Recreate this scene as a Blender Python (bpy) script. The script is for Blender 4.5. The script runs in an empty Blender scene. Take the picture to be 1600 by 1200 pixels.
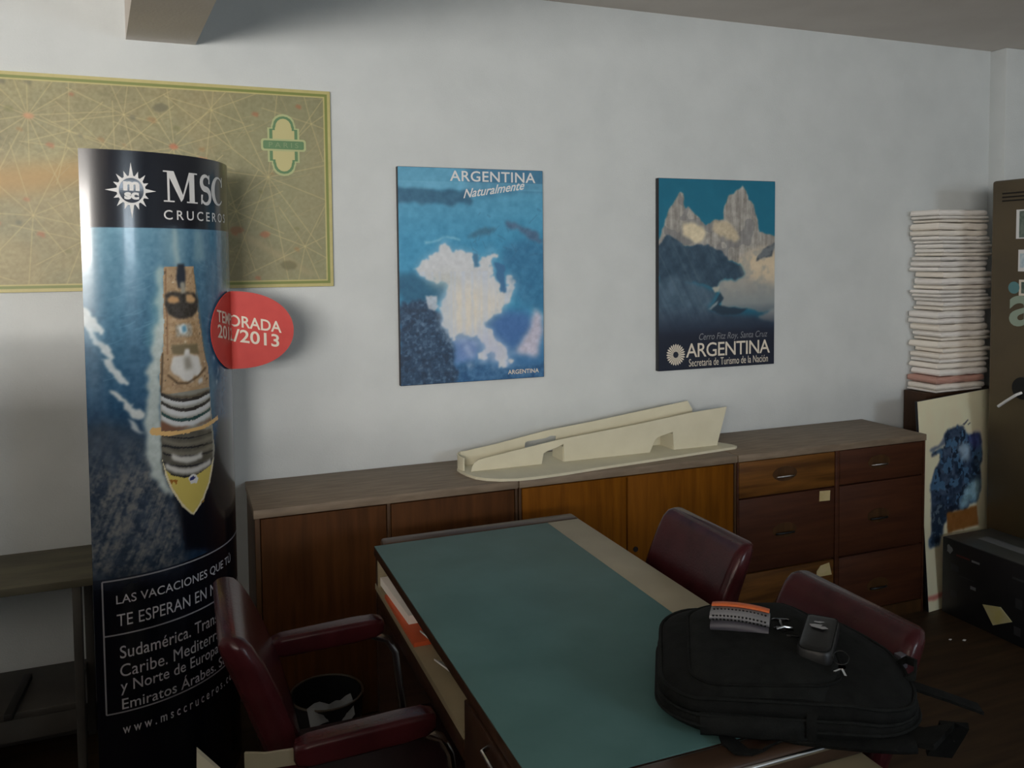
import bpy, bmesh, math, random
import numpy as np
from mathutils import Vector, Matrix, noise as mnoise
from mathutils.geometry import tessellate_polygon

# ------------------------------------------------------------------ camera, light, exposure
SC = bpy.context.scene
COL = SC.collection
F_PX, YAW, PITCH, ROLL, CY = 1301.05, 0.374476, 0.0499722, -0.00903322, 469.17
cam_data = bpy.data.cameras.new('camera')
cam = bpy.data.objects.new('camera', cam_data)
COL.objects.link(cam)
cam_data.sensor_width = 36.0
cam_data.lens = F_PX / 1600.0 * 36.0
cam_data.shift_y = (CY - 600.0) / 1600.0
cam_data.clip_start = 0.02
fw = Vector((math.sin(YAW) * math.cos(PITCH), math.cos(YAW) * math.cos(PITCH), -math.sin(PITCH)))
rt = Vector((math.cos(YAW), -math.sin(YAW), 0))
up = rt.cross(fw)
rt2 = math.cos(ROLL) * rt + math.sin(ROLL) * up
up2 = -math.sin(ROLL) * rt + math.cos(ROLL) * up
cam.matrix_world = Matrix(((rt2.x, up2.x, -fw.x, 0), (rt2.y, up2.y, -fw.y, 0), (rt2.z, up2.z, -fw.z, 1.55), (0, 0, 0, 1)))
SC.camera = cam

SC.view_settings.view_transform = 'Standard'
SC.view_settings.look = 'None'
SC.view_settings.gamma = 1.0
SC.view_settings.use_curve_mapping = False
SC.view_settings.exposure = 0.0

world = bpy.data.worlds.new('daylight')
SC.world = world
world.use_nodes = True
world.node_tree.nodes['Background'].inputs[0].default_value = (0.62, 0.75, 1.0, 1)
world.node_tree.nodes['Background'].inputs[1].default_value = 0.5

def area_light(name, loc, rot, sx, sy, power, color):
    l = bpy.data.lights.new(name, 'AREA')
    l.shape = 'RECTANGLE'; l.size = sx; l.size_y = sy
    l.energy = power; l.color = color
    o = bpy.data.objects.new(name, l); COL.objects.link(o)
    o.location = loc; o.rotation_euler = rot
    return o
# daylight entering through the shop window in the rear wall, behind and left of the photographer
area_light('window_daylight', (-1.75, -2.56, 1.86), (math.radians(90), 0, 0), 1.9, 0.58, 160, (1.0, 0.945, 0.88))
# added fill lamp, tilted up in the same window to brighten the ceiling
area_light('ceiling_fill', (-1.75, -2.57, 1.64), (math.radians(90 + 48), 0, 0), 1.9, 0.16, 66, (1.0, 0.92, 0.82))
# cooler daylight through the second, smaller window on the right of the same wall
area_light('side_window_daylight', (2.2, -2.56, 1.85), (math.radians(90), 0, 0), 0.9, 0.55, 32, (0.78, 0.90, 1.0))

# ------------------------------------------------------------------ helpers: colour and materials
def lin(c):
    c = c / 255.0
    return c / 12.92 if c <= 0.04045 else ((c + 0.055) / 1.055) ** 2.4
def S(r, g, b): return (lin(r), lin(g), lin(b), 1.0)

def mat(name, c, rough=0.6, c2=None, scale=20.0, stretch=(1, 1, 1), bump=0.0, metal=0.0, spec=0.5, coat=0.0, detail=4.0, bscale=None, lo=0.35, hi=0.65):
    m = bpy.data.materials.new(name); m.use_nodes = True
    nt = m.node_tree; b = nt.nodes['Principled BSDF']
    b.inputs['Roughness'].default_value = rough
    b.inputs['Metallic'].default_value = metal
    b.inputs['Specular IOR Level'].default_value = spec
    b.inputs['Coat Weight'].default_value = coat
    b.inputs['Coat Roughness'].default_value = 0.12
    tc = nt.nodes.new('ShaderNodeTexCoord'); mp = nt.nodes.new('ShaderNodeMapping')
    mp.inputs['Scale'].default_value = stretch
    nt.links.new(tc.outputs['Object'], mp.inputs['Vector'])
    nz = nt.nodes.new('ShaderNodeTexNoise'); nz.inputs['Scale'].default_value = scale; nz.inputs['Detail'].default_value = detail
    nt.links.new(mp.outputs[0], nz.inputs['Vector'])
    rp = nt.nodes.new('ShaderNodeValToRGB')
    rp.color_ramp.elements[0].position = lo; rp.color_ramp.elements[0].color = c
    rp.color_ramp.elements[1].position = hi; rp.color_ramp.elements[1].color = c2 or c
    nt.links.new(nz.outputs['Fac'], rp.inputs['Fac'])
    nt.links.new(rp.outputs['Color'], b.inputs['Base Color'])
    if bump:
        bp = nt.nodes.new('ShaderNodeBump'); bp.inputs['Strength'].default_value = bump; bp.inputs['Distance'].default_value = 0.004
        n2 = nz
        if bscale:
            n2 = nt.nodes.new('ShaderNodeTexNoise'); n2.inputs['Scale'].default_value = bscale; n2.inputs['Detail'].default_value = 3
            nt.links.new(mp.outputs[0], n2.inputs['Vector'])
        nt.links.new(n2.outputs['Fac'], bp.inputs['Height'])
        nt.links.new(bp.outputs['Normal'], b.inputs['Normal'])
    return m

def wood(name, c, c2, rough=0.45, axis='z', scale=3.0, coat=0.0, spec=0.18):
    st = {'z': (14, 14, 1.2), 'x': (1.2, 14, 14), 'y': (14, 1.2, 14)}[axis]
    return mat(name, c, rough, c2, scale, st, 0.05, spec=spec, coat=coat, detail=6, lo=0.3, hi=0.7)

def print_mat(name, rough=0.4, coat=0.0):
    m = bpy.data.materials.new(name); m.use_nodes = True
    nt = m.node_tree; b = nt.nodes['Principled BSDF']
    a = nt.nodes.new('ShaderNodeAttribute'); a.attribute_name = 'Col'
    nt.links.new(a.outputs['Color'], b.inputs['Base Color'])
    b.inputs['Roughness'].default_value = rough
    b.inputs['Coat Weight'].default_value = coat; b.inputs['Coat Roughness'].default_value = 0.1
    return m

# ------------------------------------------------------------------ helpers: meshes and objects
ORIGIN = {}
def link(o, parent=None):
    COL.objects.link(o)
    if parent is not None:
        o.parent = parent
    return o
def tag(o, label=None, cat=None, group=None, kind=None):
    if label: o['label'] = label
    if cat: o['category'] = cat
    if group: o['group'] = group
    if kind: o['kind'] = kind
    return o
def thing(name, label, cat, loc=(0, 0, 0), group=None):
    o = bpy.data.objects.new(name, None); o.empty_display_size = 0.05
    COL.objects.link(o); o.location = loc
    ORIGIN[o.name] = Vector(loc)
    return tag(o, label, cat, group)

class MB:
    def __init__(self): self.bm = bmesh.new()
    def box(self, lo, hi, bev=0.0, seg=2, rot=None):
        r = bmesh.ops.create_cube(self.bm, size=1.0); vs = r['verts']
        lo = Vector(lo); hi = Vector(hi); c = (lo + hi) / 2; d = hi - lo
        for v in vs: v.co = Vector((v.co.x * d.x, v.co.y * d.y, v.co.z * d.z))
        if bev:
            es = list({e for v in vs for e in v.link_edges})
            r2 = bmesh.ops.bevel(self.bm, geom=es, offset=bev, segments=seg, affect='EDGES', profile=0.5)
            vs = list({v for f in r2['faces'] for v in f.verts} | {v for v in vs if v.is_valid})
        for v in vs: v.co = (rot @ v.co if rot else v.co) + c
        return self
    def cyl(self, p0, p1, r, n=16, r2=None):
        p0 = Vector(p0); p1 = Vector(p1); d = p1 - p0
        q = d.to_track_quat('Z', 'Y').to_matrix()
        rr = r if r2 is None else r2
        a = [self.bm.verts.new(p0 + q @ Vector((r * math.cos(2 * math.pi * i / n), r * math.sin(2 * math.pi * i / n), 0))) for i in range(n)]
        b = [self.bm.verts.new(p1 + q @ Vector((rr * math.cos(2 * math.pi * i / n), rr * math.sin(2 * math.pi * i / n), 0))) for i in range(n)]
        for i in range(n): self.bm.faces.new((a[i], a[(i + 1) % n], b[(i + 1) % n], b[i]))
        self.bm.faces.new(a[::-1]); self.bm.faces.new(b)
        return self
    def tube(self, pts, r, n=10, closed=False):
        pts = [Vector(p) for p in pts]; N = len(pts); rings = []
        for i, p in enumerate(pts):
            a = pts[(i - 1) % N] if (closed or i > 0) else p
            b = pts[(i + 1) % N] if (closed or i < N - 1) else p
            q = (b - a).normalized().to_track_quat('Z', 'Y').to_matrix()
            rings.append([self.bm.verts.new(p + q @ Vector((r * math.cos(2 * math.pi * k / n), r * math.sin(2 * math.pi * k / n), 0))) for k in range(n)])
        return self._skin(rings, closed)
    def _skin(self, rings, closed=False, cap=True):
        n = len(rings[0])
        R = range(len(rings) if closed else len(rings) - 1)
        for i in R:
            a = rings[i]; b = rings[(i + 1) % len(rings)]
            for k in range(n):
                try: self.bm.faces.new((a[k], a[(k + 1) % n], b[(k + 1) % n], b[k]))
                except ValueError: pass
        if cap and not closed:
            self.bm.faces.new(rings[0][::-1]); self.bm.faces.new(rings[-1])
        return self
    def loft(self, rings, cap=True):
        return self._skin([[self.bm.verts.new(p) for p in r] for r in rings], False, cap)
    def prism(self, poly, fa, fb):
        """poly: 2D outline; fa/fb map a 2D point to the two faces of a slab"""
        a = [self.bm.verts.new(fa(*p)) for p in poly]; b = [self.bm.verts.new(fb(*p)) for p in poly]
        n = len(poly)
        for i in range(n): self.bm.faces.new((a[i], a[(i + 1) % n], b[(i + 1) % n], b[i]))
        for t in tessellate_polygon([[Vector((p[0], p[1], 0)) for p in poly]]):
            for s, rev in ((a, 1), (b, 0)):
                try: self.bm.faces.new([s[k] for k in (t[::-1] if rev else t)])
                except ValueError: pass
        return self
    def flat(self, poly, f):
        a = [self.bm.verts.new(f(*p)) for p in poly]
        for t in tessellate_polygon([[Vector((p[0], p[1], 0)) for p in poly]]):
            try: self.bm.faces.new([a[k] for k in t])
            except ValueError: pass
        return self
    def ribbon(self, pts, width, thick):
        """a strap: pts along its middle, width = vectors across it"""
        rings = []
        for i, p in enumerate(pts):
            p = Vector(p); w = Vector(width[i] if isinstance(width, list) else width)
            a = Vector(pts[max(i - 1, 0)]); b = Vector(pts[min(i + 1, len(pts) - 1)])
            nrm = (b - a).cross(w).normalized() * thick / 2
            rings.append([p - w / 2 - nrm, p + w / 2 - nrm, p + w / 2 + nrm, p - w / 2 + nrm])
        return self.loft(rings)
    def jitter(self, amp, scale, seed=0):
        for v in self.bm.verts:
            v.co += mnoise.noise_vector(v.co * scale + Vector((seed, seed * .7, 0))) * amp
        return self
    def subdiv(self, cuts=1):
        bmesh.ops.subdivide_edges(self.bm, edges=self.bm.edges[:], cuts=cuts, use_grid_fill=True); return self
    def build(self, name, m, parent=None, angle=40, smooth=True):
        bmesh.ops.recalc_face_normals(self.bm, faces=self.bm.faces[:])
        root = parent
        while root is not None and root.parent is not None: root = root.parent
        if root is not None and root.name in ORIGIN:
            bmesh.ops.translate(self.bm, verts=self.bm.verts[:], vec=-ORIGIN[root.name])
        me = bpy.data.meshes.new(name); self.bm.to_mesh(me); self.bm.free()
        if smooth:
            me.shade_smooth(); me.set_sharp_from_angle(angle=math.radians(angle))
        me.materials.append(m)
        return link(bpy.data.objects.new(name, me), parent)

def rrect(hx, hy, r, n=6, r2=None):
    """rounded rectangle outline; r2 = radius at the +x end"""
    pts = []
    for (sx, sy, a0) in ((1, 1, 0), (-1, 1, 90), (-1, -1, 180), (1, -1, 270)):
        rr = (r2 if (r2 is not None and sx > 0) else r)
        rr = min(rr, hx * .999, hy * .999)
        for k in range(n + 1):
            a = math.radians(a0 + 90.0 * k / n)
            pts.append((sx * (hx - rr) + rr * math.cos(a), sy * (hy - rr) + rr * math.sin(a)))
    return pts

def structure(o): o['kind'] = 'structure'; return o
def slab(name, lo, hi, m, bev=0.0):
    return structure(MB().box(lo, hi, bev).build(name, m))

# ------------------------------------------------------------------ helpers: lettering
def text_tris(body, offset=0.0, spacing=1.0, shear=0.0):
    cu = bpy.data.curves.new('tmp_text', 'FONT'); cu.body = body; cu.offset = offset; cu.space_character = spacing; cu.shear = shear
    cu.resolution_u = 4
    o = bpy.data.objects.new('tmp_text', cu); COL.objects.link(o)
    bpy.context.view_layer.update()
    dg = bpy.context.evaluated_depsgraph_get()
    me = bpy.data.meshes.new_from_object(o.evaluated_get(dg))
    v = [(p.co.x, p.co.y) for p in me.vertices]; f = [tuple(p.vertices) for p in me.polygons]
    bpy.data.objects.remove(o); bpy.data.curves.remove(cu); bpy.data.meshes.remove(me)
    return v, f
def lettering(mb, body, x0, y0, x1, y1, fmap, full=None, **kw):
    """fit the words into the box x0..x1, y0..y1 (2D, y up) and map them on a surface; full = measure the box on another string"""
    v, f = text_tris(body, **kw)
    fv = text_tris(full, **kw)[0] if full else v
    ax, bx = min(p[0] for p in fv), max(p[0] for p in fv); ay, by = min(p[1] for p in fv), max(p[1] for p in fv)
    vs = [mb.bm.verts.new(fmap(x0 + (p[0] - ax) / (bx - ax) * (x1 - x0), y0 + (p[1] - ay) / (by - ay) * (y1 - y0))) for p in v]
    for t in f:
        try: mb.bm.faces.new([vs[k] for k in t])
        except ValueError: pass
    return mb

# ------------------------------------------------------------------ helpers: printed pictures (colour grids)
def vnoise(h, w, cell, seed, octaves=1):
    out = np.zeros((h, w)); amp = 1.0; tot = 0
    for o in range(octaves):
        c = max(1.0, cell / 2 ** o); r = np.random.RandomState(seed + o * 31)
        g = r.rand(int(h / c) + 3, int(w / c) + 3)
        y = np.arange(h) / c; x = np.arange(w) / c
        yi = y.astype(int); xi = x.astype(int); fy = (y - yi)[:, None]; fx = (x - xi)[None, :]
        fy = fy * fy * (3 - 2 * fy); fx = fx * fx * (3 - 2 * fx)
        a = g[yi][:, xi]; b = g[yi][:, xi + 1]; cc = g[yi + 1][:, xi]; d = g[yi + 1][:, xi + 1]
        out += amp * ((a * (1 - fx) + b * fx) * (1 - fy) + (cc * (1 - fx) + d * fx) * fy); tot += amp; amp *= 0.5
    return out / tot
def inpoly(X, Y, pts):
    m = np.zeros(X.shape, bool); n = len(pts)
    for i in range(n):
        x1, y1 = pts[i]; x2, y2 = pts[(i + 1) % n]
        if y1 == y2: continue
        c = ((Y >= min(y1, y2)) & (Y < max(y1, y2)))
        m ^= c & (X < (x2 - x1) * (Y - y1) / (y2 - y1) + x1)
    return m
def blur(m, r):
    m = m.astype(float)
    for _ in range(2):
        for ax in (0, 1):
            p = np.concatenate([np.repeat(m.take([0], ax), r + 1, ax), m, np.repeat(m.take([-1], ax), r, ax)], ax)
            c = np.cumsum(p, ax); k = 2 * r + 1; L = m.shape[ax]
            m = (c.take(range(k, k + L), ax) - c.take(range(0, L), ax)) / k
    return m
class Paint:
    """a printed picture: X right, Y down (or any axes given), colours in sRGB"""
    def __init__(self, X, Y, base, seed=1, warp=0.0, wcell=10):
        self.X, self.Y = X, Y; self.h, self.w = X.shape; self.seed = seed
        self.img = np.zeros((self.h, self.w, 3)) + np.array(base, float)
        self.wx = (vnoise(self.h, self.w, wcell, seed + 5, 3) - .5) * warp; self.wy = (vnoise(self.h, self.w, wcell, seed + 9, 3) - .5) * warp
    def n(self, cell, k=0, o=3): return vnoise(self.h, self.w, cell, self.seed * 17 + k, o)
    def mask(self, pts, warp=1.0, soft=0):
        m = inpoly(self.X + self.wx * warp, self.Y + self.wy * warp, pts)
        return blur(m, soft) if soft else m.astype(float)
    def put(self, m, col, a=1.0, var=0.0, cell=6, k=0):
        c = np.array(col, float)
        if var: c = c + ((self.n(cell, k) - .5) * 2 * var)[..., None]
        m = (m * a)[..., None]; self.img = self.img * (1 - m) + c * m
    def poly(self, pts, col, warp=1.0, soft=0, a=1.0, var=0.0, cell=6, k=0): self.put(self.mask(pts, warp, soft), col, a, var, cell, k)
    def line(self, pts, wd, col, a=1.0):
        m = np.zeros(self.X.shape)
        for (x1, y1), (x2, y2) in zip(pts[:-1], pts[1:]):
            dx, dy = x2 - x1, y2 - y1; L2 = dx * dx + dy * dy + 1e-9
            t = np.clip(((self.X - x1) * dx + (self.Y - y1) * dy) / L2, 0, 1)
            d = np.hypot(self.X - x1 - t * dx, self.Y - y1 - t * dy)
            m = np.maximum(m, np.clip(wd / 2 + .5 * wd - d, 0, wd) / wd)
        self.put(np.clip(m, 0, 1), col, a)
    def linear(self, gain=1.0):
        c = np.clip(self.img, 0, 255) / 255.0
        c = np.where(c <= 0.04045, c / 12.92, ((c + 0.055) / 1.055) ** 2.4) * gain
        return np.clip(c, 0, 0.9)
def grid_mesh(name, P, colors, m, parent):
    """P: (h, w, 3) points, colors: (h, w, 3) linear; one quad sheet with colour per point"""
    h, w = P.shape[:2]
    root = parent
    while root is not None and root.parent is not None: root = root.parent
    P = P - np.array(ORIGIN[root.name])
    me = bpy.data.meshes.new(name)
    idx = np.arange(h * w).reshape(h, w)
    q = np.stack([idx[1:, :-1], idx[1:, 1:], idx[:-1, 1:], idx[:-1, :-1]], -1).reshape(-1, 4)
    me.vertices.add(h * w); me.vertices.foreach_set('co', P.reshape(-1).astype(np.float32))
    me.loops.add(q.size); me.loops.foreach_set('vertex_index', q.reshape(-1).astype(np.int32))
    me.polygons.add(len(q)); me.polygons.foreach_set('loop_start', (np.arange(len(q)) * 4).astype(np.int32))
    me.update(calc_edges=True); me.validate()
    at = me.color_attributes.new('Col', 'FLOAT_COLOR', 'POINT')
    at.data.foreach_set('color', np.concatenate([colors.reshape(-1, 3), np.ones((h * w, 1))], 1).reshape(-1).astype(np.float32))
    me.shade_smooth(); me.materials.append(m)
    return link(bpy.data.objects.new(name, me), parent)

# ------------------------------------------------------------------ outlines of the printed pictures
BAN = {
 'wake_left': [(165,1429),(193,1427),(183,1296),(176,1114),(179,1073),(187,990),(167,999),(144,1043),(136,1110),(140,1230),(147,1305),(156,1369)],
 'wake_top': [(198,1634),(282,1636),(289,1534),(201,1535)],
 'wake_l2': [(173,1523),(199,1535),(204,1392),(152,1395)],
 'foam': [(-1,1435),(16,1425),(26,1405),(47,1370),(42,1361),(19,1376),(27,1352),(65,1316),(71,1298),(56,1294),(81,1260),(103,1234),(100,1224),(76,1236),(42,1287),(38,1297),(56,1296),(18,1342),(10,1362),(-2,1396)],
 'foam2': [(58,1223),(79,1206),(101,1174),(124,1162),(137,1150),(134,1130),(109,1138),(96,1160),(70,1197)],
 'foam3': [(91,1136),(113,1123),(136,1090),(122,1092),(99,1115)],
 'dark': [(187,990),(217,906),(268,840),(318,885),(360,984),(390,1087),(506,1065),(553,874),(553,635),(240,747),(226,841),(211,902)],
 'spray': [(-3,1095),(33,1117),(135,1070),(167,999),(188,953),(216,890),(236,801),(232,686),(-14,740)],
 'hull': [(201,1537),(197,1462),(197,1401),(192,1310),(184,1293),(180,1223),(182,1199),(179,1091),(180,1017),(188,968),(204,924),(234,872),(259,845),(272,838),(308,872),(337,914),(355,968),(363,1002),(352,1117),(346,1195),(345,1201),(342,1247),(325,1297),(310,1394),(300,1451),(295,1536)],
 'stern_dark': [(242,1543),(264,1543),(266,1509),(263,1478),(240,1477),(234,1506)],
 'ring_out': [(202,1462),(216,1470),(296,1461),(308,1441),(307,1413),(285,1396),(237,1393),(211,1406),(201,1434)],
 'ring_inl': [(208,1449),(223,1458),(239,1454),(246,1441),(228,1435),(211,1440)],
 'ring_inr': [(265,1459),(284,1458),(299,1445),(291,1434),(268,1437)],
 'pool_deck': [(224,1387),(301,1382),(308,1331),(225,1338)],
 'pool': [(238,1371),(255,1379),(267,1366),(265,1352),(243,1352)],
 'shade': [(218,1323),(299,1320),(306,1289),(217,1296)],
 'white_dome': [(220,1289),(252,1292),(256,1310),(271,1309),(274,1290),(302,1284),(316,1250),(304,1229),(283,1229),(283,1213),(249,1218),(239,1234),(219,1243),(211,1256)],
 'funnel': [(253,1286),(274,1284),(280,1251),(257,1248)],
 'b_d0': [(182,1198),(195,1191),(209,1186),(223,1182),(238,1179),(253,1177),(270,1176),(287,1176),(305,1178),(324,1180),(346,1184),(345,1175),(324,1172),(304,1170),(286,1168),(269,1168),(253,1169),(238,1171),(223,1174),(209,1178),(195,1183),(182,1190)],
 'b_w1': [(183,1189),(196,1181),(210,1174),(224,1169),(239,1165),(254,1163),(270,1162),(287,1163),(306,1165),(325,1169),(347,1174),(347,1161),(325,1156),(305,1152),(287,1150),(270,1149),(254,1150),(238,1152),(223,1156),(209,1161),(196,1168),(182,1176)],
 'b_w2': [(183,1167),(196,1157),(210,1149),(224,1143),(239,1138),(254,1136),(270,1135),(288,1136),(306,1139),(326,1144),(347,1151),(347,1134),(325,1127),(305,1122),(287,1119),(270,1118),(254,1119),(238,1122),(224,1126),(209,1132),(196,1140),(183,1150)],
 'b_w3': [(182,1138),(195,1128),(209,1120),(223,1114),(238,1110),(254,1108),(270,1107),(287,1109),(306,1112),(326,1117),(347,1124),(347,1106),(325,1100),(305,1095),(287,1092),(269,1091),(253,1091),(238,1094),(223,1098),(209,1104),(195,1112),(182,1121)],
 'b_g1': [(182,1072),(196,1065),(210,1059),(224,1054),(240,1050),(256,1048),(272,1046),(290,1045),(309,1046),(330,1047),(352,1049),(352,1037),(329,1035),(309,1034),(290,1034),(272,1035),(255,1036),(239,1039),(224,1043),(210,1048),(195,1054),(182,1061)],
 'b_g2': [(182,1048),(196,1040),(210,1034),(225,1028),(240,1024),(256,1021),(273,1019),(291,1019),(310,1019),(331,1021),(354,1023),(354,1012),(331,1009),(310,1008),(291,1007),(273,1008),(256,1010),(240,1013),(224,1017),(210,1023),(196,1029),(182,1037)],
 'b_g3': [(207,1027),(216,1021),(225,1016),(234,1012),(243,1009),(253,1007),(263,1006),(274,1005),(285,1006),(296,1008),(308,1010),(307,993),(295,991),(284,989),(273,988),(263,989),(253,990),(243,992),(233,995),(224,1000),(215,1005),(206,1011)],
 'b_w4': [(189,1003),(202,994),(215,987),(228,981),(242,977),(256,974),(272,973),(288,973),(305,975),(323,978),(343,983),(342,967),(323,962),(304,959),(287,957),(271,957),(256,958),(241,961),(228,966),(214,971),(201,979),(189,988)],
 'b_d1': [(182,1081),(196,1075),(210,1071),(225,1066),(240,1063),(256,1061),(273,1059),(291,1058),(310,1057),(330,1058),(353,1059),(352,1055),(330,1054),(309,1054),(290,1054),(273,1055),(256,1057),(240,1059),(225,1063),(210,1067),(196,1072),(182,1077)],
 'b_d2': [(182,1056),(195,1050),(210,1045),(225,1041),(240,1037),(256,1034),(273,1032),(291,1031),(311,1030),(332,1030),(355,1031),(354,1025),(331,1025),(310,1025),(291,1025),(273,1027),(256,1029),(240,1032),(224,1035),(210,1039),(195,1044),(181,1050)],
 'b_d3': [(182,1034),(195,1027),(210,1022),(224,1017),(240,1013),(256,1010),(273,1008),(291,1006),(310,1005),(331,1005),(353,1006),(353,1000),(330,1000),(310,1000),(291,1001),(273,1002),(256,1005),(240,1008),(224,1012),(210,1017),(195,1022),(181,1029)],
 'b_d4': [(186,1007),(199,1000),(212,994),(226,989),(241,985),(256,982),(271,980),(288,979),(306,979),(325,980),(346,982),(346,977),(325,975),(306,974),(288,974),(271,975),(255,977),(240,980),(226,984),(212,989),(198,995),(185,1002)],
 'b_d5': [(190,979),(203,971),(215,965),(228,960),(242,956),(256,954),(271,952),(286,953),(303,954),(320,957),(339,961),(339,954),(320,951),(302,948),(286,947),(270,946),(256,948),(241,950),(228,954),(215,959),(202,965),(190,973)],
 'navy_mid': [(179,1094),(179,985),(190,968),(245,949),(339,957),(352,981),(350,1067)],
 'brown': [(180,1120),(217,1097),(281,1088),(348,1098),(348,1091),(217,1085),(179,1091)],
 'wing': [(149,1095),(155,1105),(179,1102),(179,1091),(237,1083),(305,1083),(357,1093),(382,1100),(385,1087),(332,1076),(258,1072),(197,1075),(154,1085)],
 'bow': [(189,983),(205,965),(245,949),(300,951),(352,967),(337,914),(308,872),(272,840),(259,848),(234,876),(206,928)],
 'bow_l': [(180,1017),(188,968),(204,924),(234,872),(259,845),(272,838),(270,843),(260,851),(237,878),(208,929),(194,967)],
 'bow_r': [(358,983),(337,914),(308,872),(272,838),(270,843),(303,877),(330,916),(349,974)],
 'helipad': [(256,946),(267,955),(281,952),(290,938),(285,926),(266,927)],
 'helipad_in': [(262,945),(274,949),(281,943),(273,937),(263,936)],
 'mark': [(199,955),(224,949),(220,936),(212,948),(206,939)],
}
FALLS = {
 'band': [(-10,93),(471,103),(497,159),(369,174),(-13,157)],
 'topdark': [(446,-11),(1040,-20),(1037,108),(881,99),(753,119),(442,112)],
 'isle1': [(442,321),(564,283),(664,269),(656,288),(534,321),(449,326)],
 'isle2': [(735,240),(820,255),(946,294),(995,324),(994,353),(889,323),(805,284),(735,264)],
 'rmid': [(687,428),(746,351),(888,333),(1030,353),(1020,706),(936,665),(879,664),(795,623),(776,526),(714,467)],
 'edge': [(165,343),(308,316),(407,321),(404,328),(307,325),(172,352)],
 'teal_l': [(-3,485),(89,486),(188,511),(301,522),(314,556),(270,611),(13,624)],
 'fall': [(75,472),(147,445),(220,409),(263,372),(349,368),(390,392),(489,397),(502,454),(523,464),(539,407),(589,398),(667,394),(673,418),(623,432),(628,494),(663,524),(710,592),(741,506),(770,506),(776,545),(752,622),(694,669),(622,695),(578,742),(620,772),(675,812),(731,853),(743,940),(671,937),(616,887),(516,902),(503,873),(589,848),(547,817),(520,778),(335,773),(294,734),(268,658),(299,583),(329,537),(301,518),(188,507),(146,487)],
 'fall_l': [(171,590),(256,587),(241,620),(261,648),(225,662),(183,651)],
 'core': [(343,537),(655,543),(710,621),(564,723),(492,768),(350,764),(295,687)],
 'gap1': [(496,402),(532,398),(527,459),(504,464)],
 'gap2': [(644,437),(715,447),(725,583),(697,582),(663,504)],
 'rock': [(-1,624),(170,604),(260,686),(294,743),(335,782),(361,840),(372,953),(356,1019),(-15,1011)],
 'mist': [(349,773),(506,783),(532,846),(487,911),(373,916)],
 'deep': [(594,695),(737,670),(878,683),(919,743),(861,799),(802,846),(731,843),(634,773)],
 'fall_r': [(935,670),(999,696),(996,794),(957,900),(844,886),(787,874),(861,799),(898,742)],
 'bottom': [(373,916),(501,911),(671,947),(1013,932),(1009,1079),(355,1047)],
}
PEAK = {
 'mtn': [(-9,315),(44,248),(96,144),(171,62),(202,76),(212,152),(242,142),(297,170),(360,218),(392,241),(484,207),(538,206),(551,128),(588,84),(649,59),(702,23),(742,57),(759,106),(806,125),(832,194),(866,283),(952,288),(1030,298),(1034,413),(834,452),(678,451),(553,421),(364,352),(209,352),(-8,362)],
 'snow1': [(198,228),(283,233),(362,256),(393,285),(363,323),(317,338),(255,314),(192,300)],
 'snow2': [(469,217),(561,211),(625,245),(657,274),(704,313),(627,323),(518,309),(439,261)],
 'low_l': [(-20,540),(135,504),(496,595),(420,681),(531,722),(751,727),(1003,764),(1006,854),(-15,823)],
 'glac': [(495,566),(525,537),(650,534),(742,500),(677,431),(769,382),(830,363),(1016,353),(1023,694),(844,710),(749,678),(530,683),(527,605)],
 'glac_hi': [(678,441),(769,382),(861,363),(1018,383),(1009,553),(774,530)],
 'dark_l': [(-8,352),(68,295),(115,314),(209,352),(364,343),(442,362),(520,382),(584,431),(694,461),(734,500),(650,529),(525,532),(480,575),(292,544),(89,542),(-3,597)],
 'rock_r': [(817,427),(893,368),(1016,338),(972,408),(895,424)],
 'river': [(428,686),(519,595),(547,625),(498,663),(608,685),(757,686),(688,718),(531,724)],
 'river_w': [(417,686),(497,639),(486,663),(444,689)],
 'snow3': [(441,570),(511,566),(504,595),(465,599)],
 'bright_r': [(845,735),(984,693),(1000,693),(1003,764),(924,757)],
 'base': [(-30,813),(1036,815),(1049,1117),(-25,1067)],
}
BLUE = {
 'body': [(369,194),(423,156),(668,156),(719,206),(947,215),(965,316),(911,406),(917,490),(819,547),(619,562),(439,547),(345,605),(291,601),(233,651),(193,702),(64,706),(49,662),(106,634),(135,508),(123,422),(220,322),(293,284),(277,262),(170,271),(190,246),(367,231)],
 'pale1': [(595,251),(701,236),(770,283),(734,333),(610,315)],
 'pale2': [(731,458),(893,426),(910,490),(801,546),(584,544),(549,521)],
 'dark1': [(135,508),(315,497),(346,583),(291,601),(193,702),(64,700),(106,634)],
 'limb': [(137,243),(368,199),(378,216),(154,254)],
 'brown': [(348,557),(819,563),(836,653),(342,655)],
 'red': [(-31,929),(250,927),(249,946),(-33,951)],
 'spl1': [(668,150),(756,130),(766,136),(696,157)],
 'spl2': [(745,155),(801,151),(801,156),(755,161)],
 'lav': [(737,207),(947,215),(947,273),(806,274)],
}
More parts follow.
